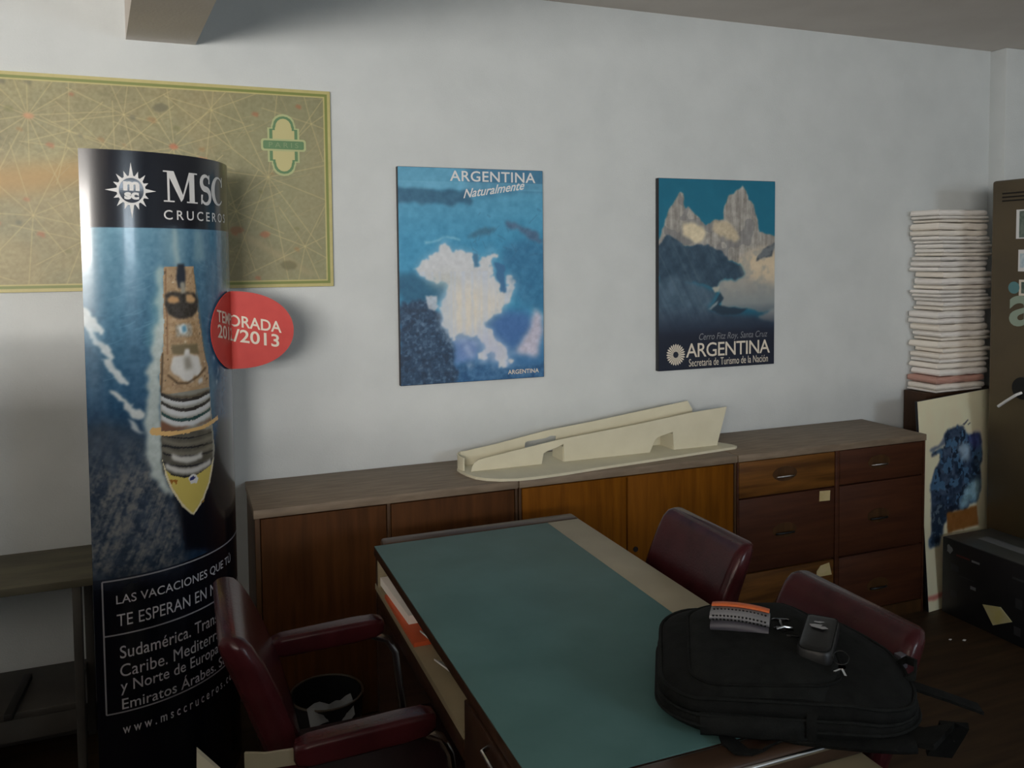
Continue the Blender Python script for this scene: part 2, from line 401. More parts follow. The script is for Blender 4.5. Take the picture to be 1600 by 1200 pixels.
# ------------------------------------------------------------------ materials
M = {}
M['wall'] = mat('wall_paint', (.580, .612, .618, 1), .85, (.618, .650, .656, 1), 6, bump=.25, bscale=180)
M['ceiling'] = mat('ceiling_paint', (.66, .61, .56, 1), .9, (.70, .65, .60, 1), 5, bump=.2, bscale=120)
M['floor'] = wood('dark_floor_boards', (.030, .018, .010, 1), (.062, .036, .018, 1), .5, 'x', 2.2)
M['frame'] = mat('window_frame_paint', (.55, .54, .5, 1), .5)
M['cab_top'] = mat('worn_cabinet_top', (.185, .136, .092, 1), .6, (.258, .196, .136, 1), 9, (1, 6, 6), .05)
M['cab_dark'] = wood('dark_cabinet_wood', (.050, .024, .010, 1), (.085, .040, .015, 1), .42)
M['cab_mid'] = wood('brown_cabinet_wood', (.060, .024, .009, 1), (.102, .040, .013, 1), .5, spec=.06)
M['cab_orange'] = wood('orange_brown_cabinet_wood', (.125, .042, .003, 1), (.205, .072, .005, 1), .5, spec=.05)
M['cab_red'] = wood('reddish_cabinet_wood', (.052, .018, .010, 1), (.085, .030, .014, 1), .42, 'x')
M['cab_draw'] = wood('orange_drawer_wood', (.075, .030, .008, 1), (.19, .078, .016, 1), .4, 'x')
M['gap'] = mat('dark_gap', (.008, .005, .004, 1), .9)
M['chrome'] = mat('chrome', (.62, .62, .62, 1), .22, metal=1)
M['tape'] = mat('yellowed_paper', (.55, .44, .21, 1), .8, (.62, .5, .26, 1), 30)
M['green'] = mat('green_laminate', (.070, .152, .148, 1), .5, (.086, .180, .178, 1), 7, bump=.04, bscale=300, spec=.16)
M['cream_lam'] = mat('cream_laminate', (.27, .225, .14, 1), .45, (.31, .26, .165, 1), 8)
M['desk_wood'] = wood('dark_desk_wood', (.028, .014, .009, 1), (.05, .025, .014, 1), .35, 'x')
M['desk_rim'] = wood('desk_rim_wood', (.042, .025, .017, 1), (.068, .040, .026, 1), .3, 'x')
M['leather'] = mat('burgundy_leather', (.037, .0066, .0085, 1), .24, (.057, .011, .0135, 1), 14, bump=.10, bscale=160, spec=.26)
M['dark_metal'] = mat('dark_metal', (.02, .02, .02, 1), .4, metal=.6)
M['bracket'] = mat('cream_painted_metal', (.30, .27, .19, 1), .5)
M['bag'] = mat('black_nylon', (.006, .0066, .0063, 1), .9, (.010, .011, .0105, 1), 40, spec=.15, bump=.35, bscale=420)
M['bag2'] = mat('dark_grey_nylon', (.008, .009, .0086, 1), .9, (.013, .0145, .0138, 1), 40, spec=.15, bump=.35, bscale=420)
M['black_gloss'] = mat('black_gloss', (.008, .008, .009, 1), .15)
M['black_leather'] = mat('black_leather', (.007, .007, .0075, 1), .45, (.011, .011, .011, 1), 60, bump=.15)
M['card_cream'] = mat('cream_card', (.67, .63, .475, 1), .75, (.71, .67, .51, 1), 12)
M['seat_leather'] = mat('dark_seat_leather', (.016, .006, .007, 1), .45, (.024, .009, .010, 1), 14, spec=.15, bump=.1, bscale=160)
M['paper'] = mat('white_paper', (.87, .83, .79, 1), .85, (.9, .87, .83, 1), 18)
M['paper2'] = mat('cream_paper', (.86, .80, .72, 1), .85, (.9, .85, .77, 1), 18)
M['paper_pink'] = mat('pinkish_folder', (.50, .25, .20, 1), .8, (.58, .36, .3, 1), 14)
M['steel_brown'] = mat('brown_painted_steel', (.076, .054, .025, 1), .45, (.094, .067, .031, 1), 5, bump=.05, bscale=90)
M['box_black'] = mat('black_carton', (.010, .011, .013, 1), .5, (.016, .016, .018, 1), 10)
M['box_top'] = mat('grey_carton_top', (.05, .055, .05, 1), .4, (.075, .08, .075, 1), 10)
M['box_grey'] = mat('grey_print', (.20, .21, .22, 1), .6)
M['box_dim'] = mat('dim_grey_print', (.035, .037, .042, 1), .6)
M['box_red'] = mat('dull_red_print', (.10, .022, .02, 1), .6)
M['note'] = mat('yellow_note', (.62, .56, .22, 1), .8, (.70, .68, .55, 1), 7)
M['white_ink'] = mat('white_ink', (.72, .72, .72, 1), .45)
M['cream_ink'] = mat('cream_ink', (.70, .64, .54, 1), .5)
M['navy'] = mat('navy_print', (.012, .015, .030, 1), .25, coat=.4)
M['black_card'] = mat('black_card', (.012, .012, .016, 1), .4)
M['red_card'] = mat('red_card', (.52, .045, .035, 1), .45, (.56, .055, .042, 1), 20)
M['console_top'] = mat('worn_cream_board', (.085, .078, .052, 1), .7, (.135, .122, .080, 1), 5, (1, 4, 4))
M['console'] = mat('dull_grey_board', (.055, .050, .044, 1), .6, (.08, .074, .064, 1), 6)
M['console_dark'] = mat('dark_board', (.012, .010, .009, 1), .6)
M['green_ink'] = mat('green_ink', (.11, .22, .10, 1), .6)
M['pale_green'] = mat('pale_green_ink', (.40, .44, .22, 1), .6)
M['map_cream'] = mat('map_cream', (.50, .46, .22, 1), .6)
M['grey_hard'] = mat('grey_plastic', (.19, .19, .20, 1), .45)
M['dark_grey_hard'] = mat('dark_grey_plastic', (.075, .070, .085, 1), .5)
M['orange_hard'] = mat('orange_plastic', (.62, .13, .03, 1), .5)
M['orange_paper'] = mat('orange_folder', (.55, .09, .025, 1), .6)
M['teal_sticker'] = mat('teal_sticker', (.09, .22, .24, 1), .5)
M['sticker_dark'] = mat('dark_green_print', (.03, .06, .045, 1), .6, (.15, .19, .16, 1), 40)
M['sticker_blue'] = mat('pale_blue_print', (.34, .47, .56, 1), .6, (.55, .62, .66, 1), 60)
M['letter_a'] = mat('pale_green_letter', (.27, .34, .27, 1), .6)
M['mark_grey'] = mat('pale_grey_mark', (.30, .30, .31, 1), .6)
M['stand'] = wood('dark_stand_wood', (.04, .02, .012, 1), (.06, .03, .016, 1), .5)
M['print'] = print_mat('printed_sheet', .45)
M['print_gloss'] = print_mat('glossy_printed_sheet', .24, .35)
M['bin'] = mat('black_bin_plastic', (.010, .010, .011, 1), .35)
M['bulb'] = mat('brown_rim', (.045, .03, .018, 1), .4)

# ------------------------------------------------------------------ the room
RX0, RX1, RY0, RY1, H = -3.3, 4.05, -2.5, 3.03, 2.557
slab('floor', (RX0 - .15, RY0 - .15, -.12), (RX1 + .15, RY1 + .15, 0), M['floor'])
slab('ceiling', (RX0 - .15, RY0 - .15, H), (RX1 + .15, RY1 + .15, H + .12), M['ceiling'])
slab('wall_back', (RX0 - .15, RY1, 0), (RX1 + .15, RY1 + .15, H), M['wall'])
slab('wall_left', (RX0 - .15, RY0, 0), (RX0, RY1, H), M['wall'])
slab('wall_right', (RX1, RY0, 0), (RX1 + .15, RY1, H), M['wall'])
# rear wall (behind the photographer) with two window openings
def wall_with_windows(name, wins):
    mb = MB(); xs = RX0
    for (x0, x1, z0, z1) in wins:
        mb.box((xs, RY0 - .15, 0), (x0, RY0, H)); mb.box((x0, RY0 - .15, 0), (x1, RY0, z0)); mb.box((x0, RY0 - .15, z1), (x1, RY0, H)); xs = x1
    mb.box((xs, RY0 - .15, 0), (RX1, RY0, H))
    return structure(mb.build(name, M['wall'], smooth=False))
WINS = [(-2.75, -.75, 1.52, 2.19), (1.7, 2.7, 1.53, 2.17)]
wall_with_windows('wall_rear', WINS)
for i, (x0, x1, z0, z1) in enumerate(WINS):
    mb = MB()
    for a, b in (((x0, z0), (x1, z0 + .05)), ((x0, z1 - .05), (x1, z1)), ((x0, z0), (x0 + .05, z1)), ((x1 - .05, z0), (x1, z1))):
        mb.box((a[0], RY0 - .10, a[1]), (b[0], RY0 - .04, b[1]), .004)
    xm = (x0 + x1) / 2
    mb.box((xm - .02, RY0 - .095, z0), (xm + .02, RY0 - .045, z1), .004)
    structure(mb.build('window_%d' % (i + 1), M['frame']))
# ceiling beam running slightly askew, pilaster in the right corner
BZ = 2.277
bx = lambda y: -.158 + (3.03 - y) * .091
mb = MB(); rings = []
for y in (RY0, RY1 + .02):
    rings.append([(bx(y), y, BZ), (bx(y) + .213, y, BZ), (bx(y) + .213, y, H + .02), (bx(y), y, H + .02)])
mb.loft(rings); structure(mb.build('trim_1', M['ceiling'], smooth=False))
slab('trim_2', (3.76, 2.943, 0), (RX1 + .02, RY1 + .02, H), M['wall'], .006)
slab('baseboard_back', (RX0, 3.012, 0), (3.76, RY1, .09), M['console'], .004)

# unseen furniture added behind and beside the photographer to shade the lower room
for i in range(6):
    x = -2.75 + i * .64
    t = thing('cabinet_blocker', 'added grey steel light blocker in the unseen row behind the photographer', 'cabinet', (x + .31, -.46, 0), 'added light blockers behind the photographer')
    MB().box((x, -.70, 0), (x + .62, -.24, 1.34), .006).build('body', M['console'], t)
    for k in range(4):
        d = MB().box((x + .02, -.242, .05 + k * .320), (x + .60, -.228, .35 + k * .320), .004).build('drawer', M['console'], t)
        MB().box((x + .24, -.229, .20 + k * .320), (x + .38, -.214, .215 + k * .320), .003).build('handle', M['dark_metal'], d)
t = thing('bookcase_blocker', 'added dark shelved light blocker, unseen left of the picture beside the low shelf', 'bookcase_blocker', (-1.05, 1.05, 0))  # added out of view to shade the low left part of the wall
MB().box((-1.55, .92, 0), (-.52, .94, 1.42)).build('back', M['console_dark'], t)
for x in (-1.55, -.54): MB().box((x, .90, 0), (x + .02, 1.20, 1.42), .002).build('side', M['desk_wood'], t)
for z in (.05, .40, .75, 1.08, 1.40): MB().box((-1.53, .94, z), (-.54, 1.19, z + .02), .002).build('shelf', M['desk_wood'], t)

t = thing('low_cabinet_blocker', 'added dark steel light blocker between the shelved one and the left edge of the picture', 'cabinet', (-.395, 1.05, 0))  # added out of view to keep light off the banner's lower part
MB().box((-.515, .92, 0), (-.275, 1.20, 1.06), .006).build('body', M['dark_metal'], t)
for k in range(3): MB().box((-.505, 1.19, .06 + k * .33), (-.285, 1.212, .37 + k * .33), .004).build('drawer', M['dark_metal'], t)

# ------------------------------------------------------------------ the three low cabinets along the back wall
YF, YB = 2.66, 3.010
def cabinet(name, label, x0, x1, topmat):
    t = thing(name, label, 'cabinet', ((x0 + x1) / 2, 2.84, 0))
    return t
def carcass(t, x0, x1, side_mat, stiles, top_l=0.0, top_r=0.0):
    mb = MB()
    mb.box((x0, YF + .020, .0), (x1, YB, .752))
    mb.build('carcass', side_mat, t, smooth=False)
    MB().box((x0 - top_l, YF - .008, .752), (x1 + top_r, YB + .012, .780), .003).build('top_board', M['cab_top'], t)
    for a, b in stiles:
        MB().box((a, YF - .002, 0), (b, YF + .022, .752), .002).build('frame_stile', side_mat, t)
    MB().box((x0 + .005, YF + .001, 0), (x1 - .005, YF + .021, .055), .002).build('plinth', M['cab_dark'], t)
def door(t, x0, x1, m, z0=.060, z1=.747):
    return MB().box((x0, YF, z0), (x1, YF + .019, z1), .003).build('door', m, t)
# left unit
t = thing('sideboard', 'dull brown two-door cabinet at the left end, next to the tall banner', 'cabinet', (.62, 2.84, 0), 'low cabinets along the wall')
carcass(t, .182, 1.060, M['cab_dark'], [(.182, .198), (.598, .610), (1.050, 1.060)], .004, 0)
door(t, .200, .596, M['cab_mid']); door(t, .612, 1.048, M['cab_mid'])
# middle unit
t = thing('sideboard', 'orange-brown two-door cabinet in the middle, under the cream boat model', 'cabinet', (1.52, 2.84, 0), 'low cabinets along the wall')
carcass(t, 1.064, 1.976, M['cab_dark'], [(1.064, 1.074), (1.966, 1.976)])
door(t, 1.077, 1.491, M['cab_orange'])
d = door(t, 1.496, 1.963, M['cab_orange'])
MB().cyl((1.528, YF - .003, .471), (1.528, YF + .004, .471), .010).build('keyhole', M['gap'], d)
# drawer unit
t = thing('drawer_cabinet', 'six-drawer reddish wood cabinet at the right end of the row', 'cabinet', (2.47, 2.84, 0), 'low cabinets along the wall')
carcass(t, 1.980, 2.955, M['cab_red'], [(1.980, 1.986), (2.464, 2.485), (2.946, 2.955)])
def cup_handle(par, x, z, bright):
    h = MB()
    pts = [(x + .042 * math.cos(a), YF - .004 - .016 * math.sin(a), z + .006 * math.sin(a) - .004) for a in [math.pi * k / 12 for k in range(13)]]
    h.tube(pts, .0045, 8).build('handle', M['chrome'] if bright else M['dark_metal'], par)
    e = MB(); ring = [(x + .060 * math.cos(2 * math.pi * k / 24), z + .008 + .030 * math.sin(2 * math.pi * k / 24)) for k in range(24)]
    e.prism(ring, lambda a, b: Vector((a, YF - .0012, b)), lambda a, b: Vector((a, YF + .001, b))).build('handle_recess', M['cab_dark'], par)
for (x0, x1, hx) in ((1.989, 2.461, 2.209), (2.488, 2.944, 2.697)):
    left = x0 < 2.2
    for (z0, z1, hz, m) in ((.606, .748, .676, M['cab_draw'] if left else M['cab_red']), (.306, .600, .448, M['cab_red']), (.060, .300, .150, M['cab_draw'] if left else M['cab_red'])):
        d = MB().box((x0, YF, z0), (x1, YF + .019, z1), .003).build('drawer', m, t)
        cup_handle(d, hx, hz, hz > .6)
        if left and z0 == .306:
            MB().box((2.383, YF - .0012, .550), (2.437, YF + .001, .592), 0, rot=Matrix.Rotation(.04, 3, 'Y')).build('paper_tag', M['tape'], d)
        if left and z0 == .060:
            MB().prism([(2.372, .238), (2.372, .262), (2.392, .283), (2.436, .290), (2.450, .238)], lambda a, b: Vector((a, YF - .0012, b)), lambda a, b: Vector((a, YF + .001, b))).build('paper_tag', M['tape'], d)

# ------------------------------------------------------------------ prints on the wall
def framed_print(name, label, x0, x1, z0, z1, yf, thick, painter, w, h, edge, gain):
    t = thing(name, label, 'poster', ((x0 + x1) / 2, 3.03, (z0 + z1) / 2), None)
    MB().box((x0, yf + .0008, z0), (x1, 3.0295, z1), .0015).build('backing_board', edge, t)
    xs = np.linspace(x0 + .0015, x1 - .0015, w); zs = np.linspace(z1 - .0015, z0 + .0015, h)
    P = np.zeros((h, w, 3)); P[..., 0] = xs[None]; P[..., 1] = yf; P[..., 2] = zs[:, None]
    X, Y = np.meshgrid(np.linspace(0, 1000, w), np.linspace(0, 1000, h))
    p = painter(X, Y)
    grid_mesh('picture', P, p.linear(gain), M['print'], t)
    return t

def paint_falls(X, Y):
    d = FALLS; p = Paint(X, Y, (62, 132, 166), 3, 26, 12)
    t = Y / 1000
    g = np.clip((t - .05) / .3, 0, 1)[..., None]
    p.img = np.array((78, 140, 170)) * (1 - g) + np.array((52, 128, 165)) * g
    p.poly(d['topdark'], (50, 98, 128), 2, 5, .8)
    p.put(((Y > 62) & (Y < 100)).astype(float) * .5, (96, 156, 184)); 
    p.poly(d['band'], (38, 84, 112), 1.5, 2, .9, 8)
    p.img += ((p.n(9, 1) - .5) * 22)[..., None]
    p.poly(d['rmid'], (44, 104, 142), 2, 6, .9, 16, 8)
    p.poly(d['isle1'], (46, 88, 112), 2, 2, .75, 12, 4)
    p.poly(d['isle2'], (66, 84, 112), 2, 2, .8, 14, 4)
    for k in range(26):
        r = random.Random(k); x = 420 + r.random() * 560; y = 180 + r.random() * 230
        p.line([(x, y), (x + r.uniform(-60, 60), y + r.uniform(5, 40))], 4 + 5 * r.random(), (44, 92, 124), .35)
    p.poly(d['edge'], (120, 170, 190), 1, 1, .8)
    p.poly(d['teal_l'], (30, 82, 112), 1.5, 4, .9, 10)
    p.put((Y > 660).astype(float) * .9 * p.mask([(0, 660), (1000, 720), (1000, 1010), (0, 1010)], 1, 8), (56, 98, 146), .9, 14, 10)
    p.poly(d['deep'], (58, 96, 150), 1, 7, .9, 8)
    p.poly(d['mist'], (98, 124, 172), 1.5, 6, .95, 10)
    p.poly(d['bottom'], (44, 86, 126), 1.5, 4, .95, 30, 6)
    p.poly(d['rock'], (36, 60, 86), 2.5, 2, 1, 20, 4)
    m = p.mask(d['rock'], 2, 2) * np.clip((p.n(4, 3, 2) - .56) * 6, 0, 1); p.put(m, (82, 108, 136), .5)
    m = p.mask(d['rock'], 2, 2) * np.clip((p.n(9, 13, 2) - .55) * 6, 0, 1); p.put(m, (24, 40, 62), .6)
    for k in range(22):
        r = random.Random(90 + k); x = 90 + r.random() * 260; y = 700 + r.random() * 280; q = r.uniform(5, 13)
        p.poly([(x - q, y), (x, y - q), (x + q, y + 2), (x, y + q * .6)], (128, 150, 176), 1, 1, .5)
    p.poly(d['fall_r'], (176, 172, 188), 1.5, 4, .95, 18, 6)
    p.poly(d['fall'], (150, 172, 196), 5, 6, .75, 20, 7); p.poly(d['fall'], (182, 184, 188), 3.4, 1, .95, 10, 6)
    p.poly(d['fall_l'], (166, 172, 182), 1.5, 1, .9, 16)
    p.poly(d['core'], (196, 190, 178), 1, 10, .85, 6)
    p.poly([(170, 500), (330, 470), (420, 520), (330, 545), (200, 540)], (164, 166, 156), 3, 8, .5, 10)
    for k in range(60):
        r = random.Random(k); x = 180 + r.random() * 560; y = 470 + r.random() * 330; L = r.uniform(20, 60)
        p.put(p.mask(d['fall'], 2, 1) * p.mask([(x, y), (x + 5, y), (x + 9, y + L), (x + 3, y + L)], 1, 1), (150, 172, 200), .28)
    for k in range(30):
        r = random.Random(300 + k); x = 400 + r.random() * 380; y = 800 + r.random() * 150; q = r.uniform(12, 34)
        p.poly([(x - q, y), (x - q * .3, y - q * .7), (x + q, y - q * .2), (x + q * .4, y + q * .6)], (186, 190, 206), 2, 3, .30)
    for k in range(26):
        r = random.Random(400 + k); x = 640 + r.random() * 330; y = 420 + r.random() * 300; q = r.uniform(8, 30)
        p.poly([(x - q, y), (x, y - q * .4), (x + q, y), (x, y + q * .5)], r.choice([(34, 84, 122), (66, 120, 156)]), 2, 2, .4)
    # vertical water streaks, mist tints
    st = vnoise(1, p.w, 3, 8, 2) ; m = p.mask(d['fall'], 2, 2) * blur((st > .58) * np.ones_like(Y), 1) * (Y > 480)
    p.put(m, (168, 182, 204), .35)
    p.poly([(250, 560), (330, 560), (350, 760), (300, 760)], (150, 170, 194), 2, 8, .45)
    p.poly([(500, 760), (640, 790), (740, 900), (640, 920), (560, 860)], (160, 166, 190), 2, 8, .55)
    p.poly([(560, 500), (660, 520), (690, 600), (600, 640)], (176, 184, 196), 2, 8, .4)
    p.poly(d['gap1'], (60, 104, 136), 1.2, 1, .9); p.poly(d['gap2'], (48, 92, 134), 1.5, 1, .85)
    m = p.mask([(560, 640), (720, 620), (780, 800), (640, 860)], 1, 14) * (Y > 840); p.put(m, (150, 160, 190), .5)
    return p
def paint_peak(X, Y):
    d = PEAK; p = Paint(X, Y, (18, 96, 122), 11, 30, 14)
    p.img += ((Y / 1000 * 18) + (p.n(20) - .5) * 10)[..., None]
    st = vnoise(p.h // 8 + 2, p.w, 4, 5, 3); st = np.repeat(st, 8, 0)[:p.h]
    m = p.mask(d['mtn'], 1, 1); p.put(m, (142, 139, 134), 1, 18, 8)
    p.img += (m * (st - .5) * 62)[..., None]
    p.put(m * (p.n(26, 4, 2) > .58), (100, 102, 106), .45)
    p.poly(d['snow1'], (200, 188, 160), 1, 2, .95, 14); p.poly(d['snow2'], (186, 172, 144), 2, 2, .8, 18)
    p.poly(d['dark_l'], (48, 70, 88), 1.2, 1, 1, 18, 10)
    p.poly(d['glac'], (164, 156, 146), 1, 2, 1, 10, 14)
    g = np.clip((Y - 470) / 230, 0, 1); p.put(p.mask(d['glac'], 1, 2) * g, (98, 116, 126), .75)
    p.poly(d['glac_hi'], (200, 182, 152), 1.5, 6, .7, 8)
    p.poly(d['low_l'], (66, 88, 106), 1, 4, 1, 16, 12)
    p.poly(d['rock_r'], (72, 80, 88), 1, 1, 1, 12)
    ridge = np.stack([np.roll(vnoise(1, p.w, 9, 60, 3)[0], int(j * .55)) for j in range(p.h)])
    m = np.maximum(p.mask(d['dark_l'], 1, 2), p.mask(d['low_l'], 1, 3)) * (1 - p.mask(d['glac'], 1, 1))
    p.put(m * np.clip((ridge - .54) * 5, 0, 1), (104, 116, 126), .20); p.put(m * np.clip((.44 - ridge) * 5, 0, 1), (38, 54, 70), .22)
    p.put(p.mask(d['glac'], 1, 2) * np.clip((p.n(18, 31, 3) - .56) * 6, 0, 1), (126, 132, 134), .5)
    p.poly(d['river'], (36, 58, 74), .6, 1, 1); p.poly(d['river_w'], (150, 160, 162), .5, 1, .8)
    p.poly(d['snow3'], (170, 164, 150), .6, 1, .9); p.poly(d['bright_r'], (176, 172, 166), 1, 2, .9)
    g = np.clip((Y - 660) / 150, 0, 1); p.put(g, (24, 32, 50), .92)
    p.poly(d['base'], (20, 25, 40), 1, 6, .8)
    m = inpoly(X, Y, [(0, 0), (1000, 0), (1000, 1000), (0, 1000)])
    return p
dark_edge = mat('dark_board_edge', (.012, .013, .018, 1), .5)
PX0, PX1, PZ0, PZ1, PY = .735, 1.315, 1.081, 1.892, 3.005
t = framed_print('wall_poster', 'blue waterfall poster on a thin board, left of the two Argentina posters', PX0, PX1, PZ0, PZ1, PY, .02, paint_falls, 236, 330, dark_edge, 1.36)
fl = lambda x, z: Vector((x, PY - .0012, z))
px = lambda u: PX0 + u * (PX1 - PX0)
pz = lambda v: PZ1 - v * (PZ1 - PZ0)
lettering(MB(), 'ARGENTINA', px(.345), pz(.061), px(.945), pz(.012), fl, offset=.012, spacing=1.05).build('title_lettering', M['white_ink'], t, smooth=False)
mb = MB(); lettering(mb, 'Naturalmente', 0, 0, 1, 1, lambda x, y: fl(px(.435 + .43 * x), pz(.140 - .048 * x - .042 * y)), offset=.014, shear=.35)
mb.build('script_lettering', M['white_ink'], t, smooth=False)
lettering(MB(), 'ARGENTINA', px(.735), pz(.976), px(.960), pz(.955), fl, offset=.012).build('small_lettering', M['cream_ink'], t, smooth=False)
PX0, PX1, PZ0, PZ1 = 1.838, 2.432, 1.072, 1.879
t = framed_print('wall_poster', 'dark mountain poster with snowy peaks on a thin board, right of the two Argentina posters', PX0, PX1, PZ0, PZ1, PY, .02, paint_peak, 240, 328, dark_edge, 1.3)
lettering(MB(), 'ARGENTINA', px(.225), pz(.937), px(.958), pz(.862), fl, offset=.006, spacing=.92).build('title_lettering', M['cream_ink'], t, smooth=False)
grey_ink = mat('grey_ink', (.22, .23, .25, 1), .5)
lettering(MB(), 'Cerro Fitz Roy, Santa Cruz', px(.335), pz(.858), px(.935), pz(.812), fl, shear=.25).build('caption_lettering', grey_ink, t, smooth=False)
lettering(MB(), 'Secretaría de Turismo de la Nación', px(.250), pz(.985), px(.940), pz(.945), fl).build('small_lettering', M['cream_ink'], t, smooth=False)
mb = MB(); cx, cz, R = px(.140), pz(.918), .047
for k in range(24):
    a = 2 * math.pi * k / 24; da = 2 * math.pi / 24 * .36
    mb.flat([(cx + r * math.cos(a + s * da), cz + r * math.sin(a + s * da)) for r, s in ((.013, -1), (R * .86, -1), (R, 0), (R * .86, 1), (.013, 1))], fl)
mb.build('sun_emblem', M['cream_ink'], t, smooth=False)

# ------------------------------------------------------------------ the city map
def paint_map(X, Y):      # metres
    p = Paint(X, Y, (138, 132, 92), 21, .02, 30)
    p.img += ((p.n(60, 1) - .5) * 44)[..., None] * np.array((.9, .9, .7))
    p.put(np.clip((p.n(90, 2) - .45) * 4, 0, 1), (154, 140, 98), .6)
    p.put(np.clip((p.n(70, 3) - .55) * 5, 0, 1), (128, 128, 96), .5)
    p.img += ((p.n(4, 4, 2) - .5) * 26)[..., None]
    p.put(np.clip((X + .05) / .35, 0, 1), (128, 131, 102), .45)
    # a warm band (river side avenues) across the left part
    p.poly([(-.98, 1.80), (-.45, 1.86), (-.30, 1.88), (-.05, 1.80), (-.02, 1.74), (-.30, 1.80), (-.45, 1.78), (-.98, 1.70)], (176, 138, 72), 1.5, 10, .75)
    p.poly([(.05, 1.74), (.16, 1.68), (.30, 1.58), (.44, 1.50), (.40, 1.50), (.26, 1.58), (.12, 1.66), (.05, 1.70)], (160, 146, 108), 1, 3, .6)
    rnd = random.Random(5); pale = (186, 170, 118)
    stars = [(-.445, 2.014, 14, .30), (-.17, 2.03, 9, .20), (-.20, 1.90, 8, .25), (-.02, 1.93, 10, .28), (.10, 2.06, 8, .2), (.28, 1.84, 11, .4), (.17, 1.72, 8, .22), (-.02, 1.62, 8, .2), (-.30, 1.62, 9, .22), (-.44, 1.70, 9, .25), (-.75, 1.9, 10, .3), (-.8, 1.6, 9, .3), (.40, 1.60, 8, .22), (.02, 1.80, 7, .2), (-.33, 1.97, 7, .18), (.43, 2.03, 6, .2)]
    for (x, y, n, L) in stars:
        a0 = rnd.random() * 6
        for k in range(n):
            a = a0 + 2 * math.pi * (k + rnd.uniform(-.2, .2)) / n; l = L * rnd.uniform(.5, 1.1)
            p.line([(x, y), (x + l * math.cos(a), y + l * math.sin(a))], .0028, pale, .62)
    for k in range(150):
        x = rnd.uniform(-.98, .5); y = rnd.uniform(1.46, 2.15); a = rnd.choice([.35, .35 + math.pi / 2, 1.0, 2.5]) + rnd.uniform(-.2, .2); l = rnd.uniform(.04, .16)
        p.line([(x, y), (x + l * math.cos(a), y + l * math.sin(a))], .0020, (168, 154, 108), .5)
    for k in range(46):
        x = rnd.uniform(-.6, .46); y = rnd.uniform(1.48, 2.12); r = rnd.uniform(.006, .016)
        c = rnd.choice([(168, 88, 52), (170, 100, 60), (112, 112, 60), (92, 92, 70), (150, 110, 60)])
        p.poly([(x - r, y), (x - r * .4, y + r * .8), (x + r, y + r * .5), (x + r * .8, y - r * .8)], c, .6, 1, .55)
    for (x, y, r, c) in ((-.06, 2.06, .020, (96, 92, 66)), (-.445, 2.014, .012, (190, 132, 92)), (-.02, 1.93, .012, (176, 88, 54)), (.34, 1.53, .022, (104, 98, 62)), (.17, 1.66, .018, (146, 98, 62)), (.26, 1.64, .014, (164, 96, 60)), (-.27, 1.58, .018, (160, 98, 58))):
        p.poly([(x + r * math.cos(a) * 1.3, y + r * .8 * math.sin(a)) for a in np.linspace(0, 6.1, 9)], c, .8, 1, .7)
    # printed border: cream margin, green rule
    x0, x1, z0, z1 = -.98, .498, 1.457, 2.148
    e = np.minimum(np.minimum(X - x0, x1 - X), np.minimum(Y - z0, z1 - Y))
    p.put((e < .026).astype(float), (182, 172, 110), .95, 6)
    p.put(((e > .0125) & (e < .0200)).astype(float), (106, 120, 50), .85)
    return p
x0, x1, z0, z1, yf = -.98, .498, 1.457, 2.148, 3.014
t = thing('city_map', 'large olive city street map on board, on the wall behind the tall banner', 'map', ((x0 + x1) / 2, 3.03, (z0 + z1) / 2))
MB().box((x0, yf + .0008, z0), (x1, 3.0295, z1), .0015).build('backing_board', M['map_cream'], t)
w, h = 640, 300
P = np.zeros((h, w, 3)); P[..., 0] = np.linspace(x0 + .001, x1 - .001, w)[None]; P[..., 1] = yf; P[..., 2] = np.linspace(z1 - .001, z0 + .001, h)[:, None]
grid_mesh('street_plan', P, paint_map(P[..., 0], P[..., 2]).linear(1.02), M['print'], t)
ml = lambda k: (lambda x, z: Vector((.334 + x, yf - .0010 - .0006 * k, 1.952 + z)))
def lobe(sx, sy):
    pts = []
    for sgn in (1, -1):
        base = [(.043, .02), (.043, .052), (.033, .052), (.033, .060)] + [(.031 * math.cos(a), .064 + .030 * math.sin(a)) for a in np.linspace(0, math.pi, 9)] + [(-.033, .060), (-.033, .052), (-.043, .052), (-.043, .02)]
        pts += [(x * sx * sgn, y * sy * sgn) for x, y in base]
    return pts
MB().flat(lobe(1.25, 1.14), ml(0)).build('cartouche_outline', M['pale_green'], t, smooth=False)
MB().flat(lobe(1.10, 1.06), ml(1)).build('cartouche_rim', M['green_ink'], t, smooth=False)
MB().flat(lobe(.86, .97), ml(2)).build('cartouche_field', M['map_cream'], t, smooth=False)
MB().flat([(x * 1.0, z) for x, z in rrect(.076, .021, .010)], ml(3)).build('cartouche_band_outline', M['pale_green'], t, smooth=False)
MB().flat([(x * 1.0, z) for x, z in rrect(.069, .0145, .006)], ml(4)).build('cartouche_band', M['green_ink'], t, smooth=False)
lettering(MB(), 'PARIS', -.050, -.009, .050, .009, ml(5), spacing=1.5).build('lettering', mat('dull_green_ink', (.20, .30, .15, 1), .6), t, smooth=False)

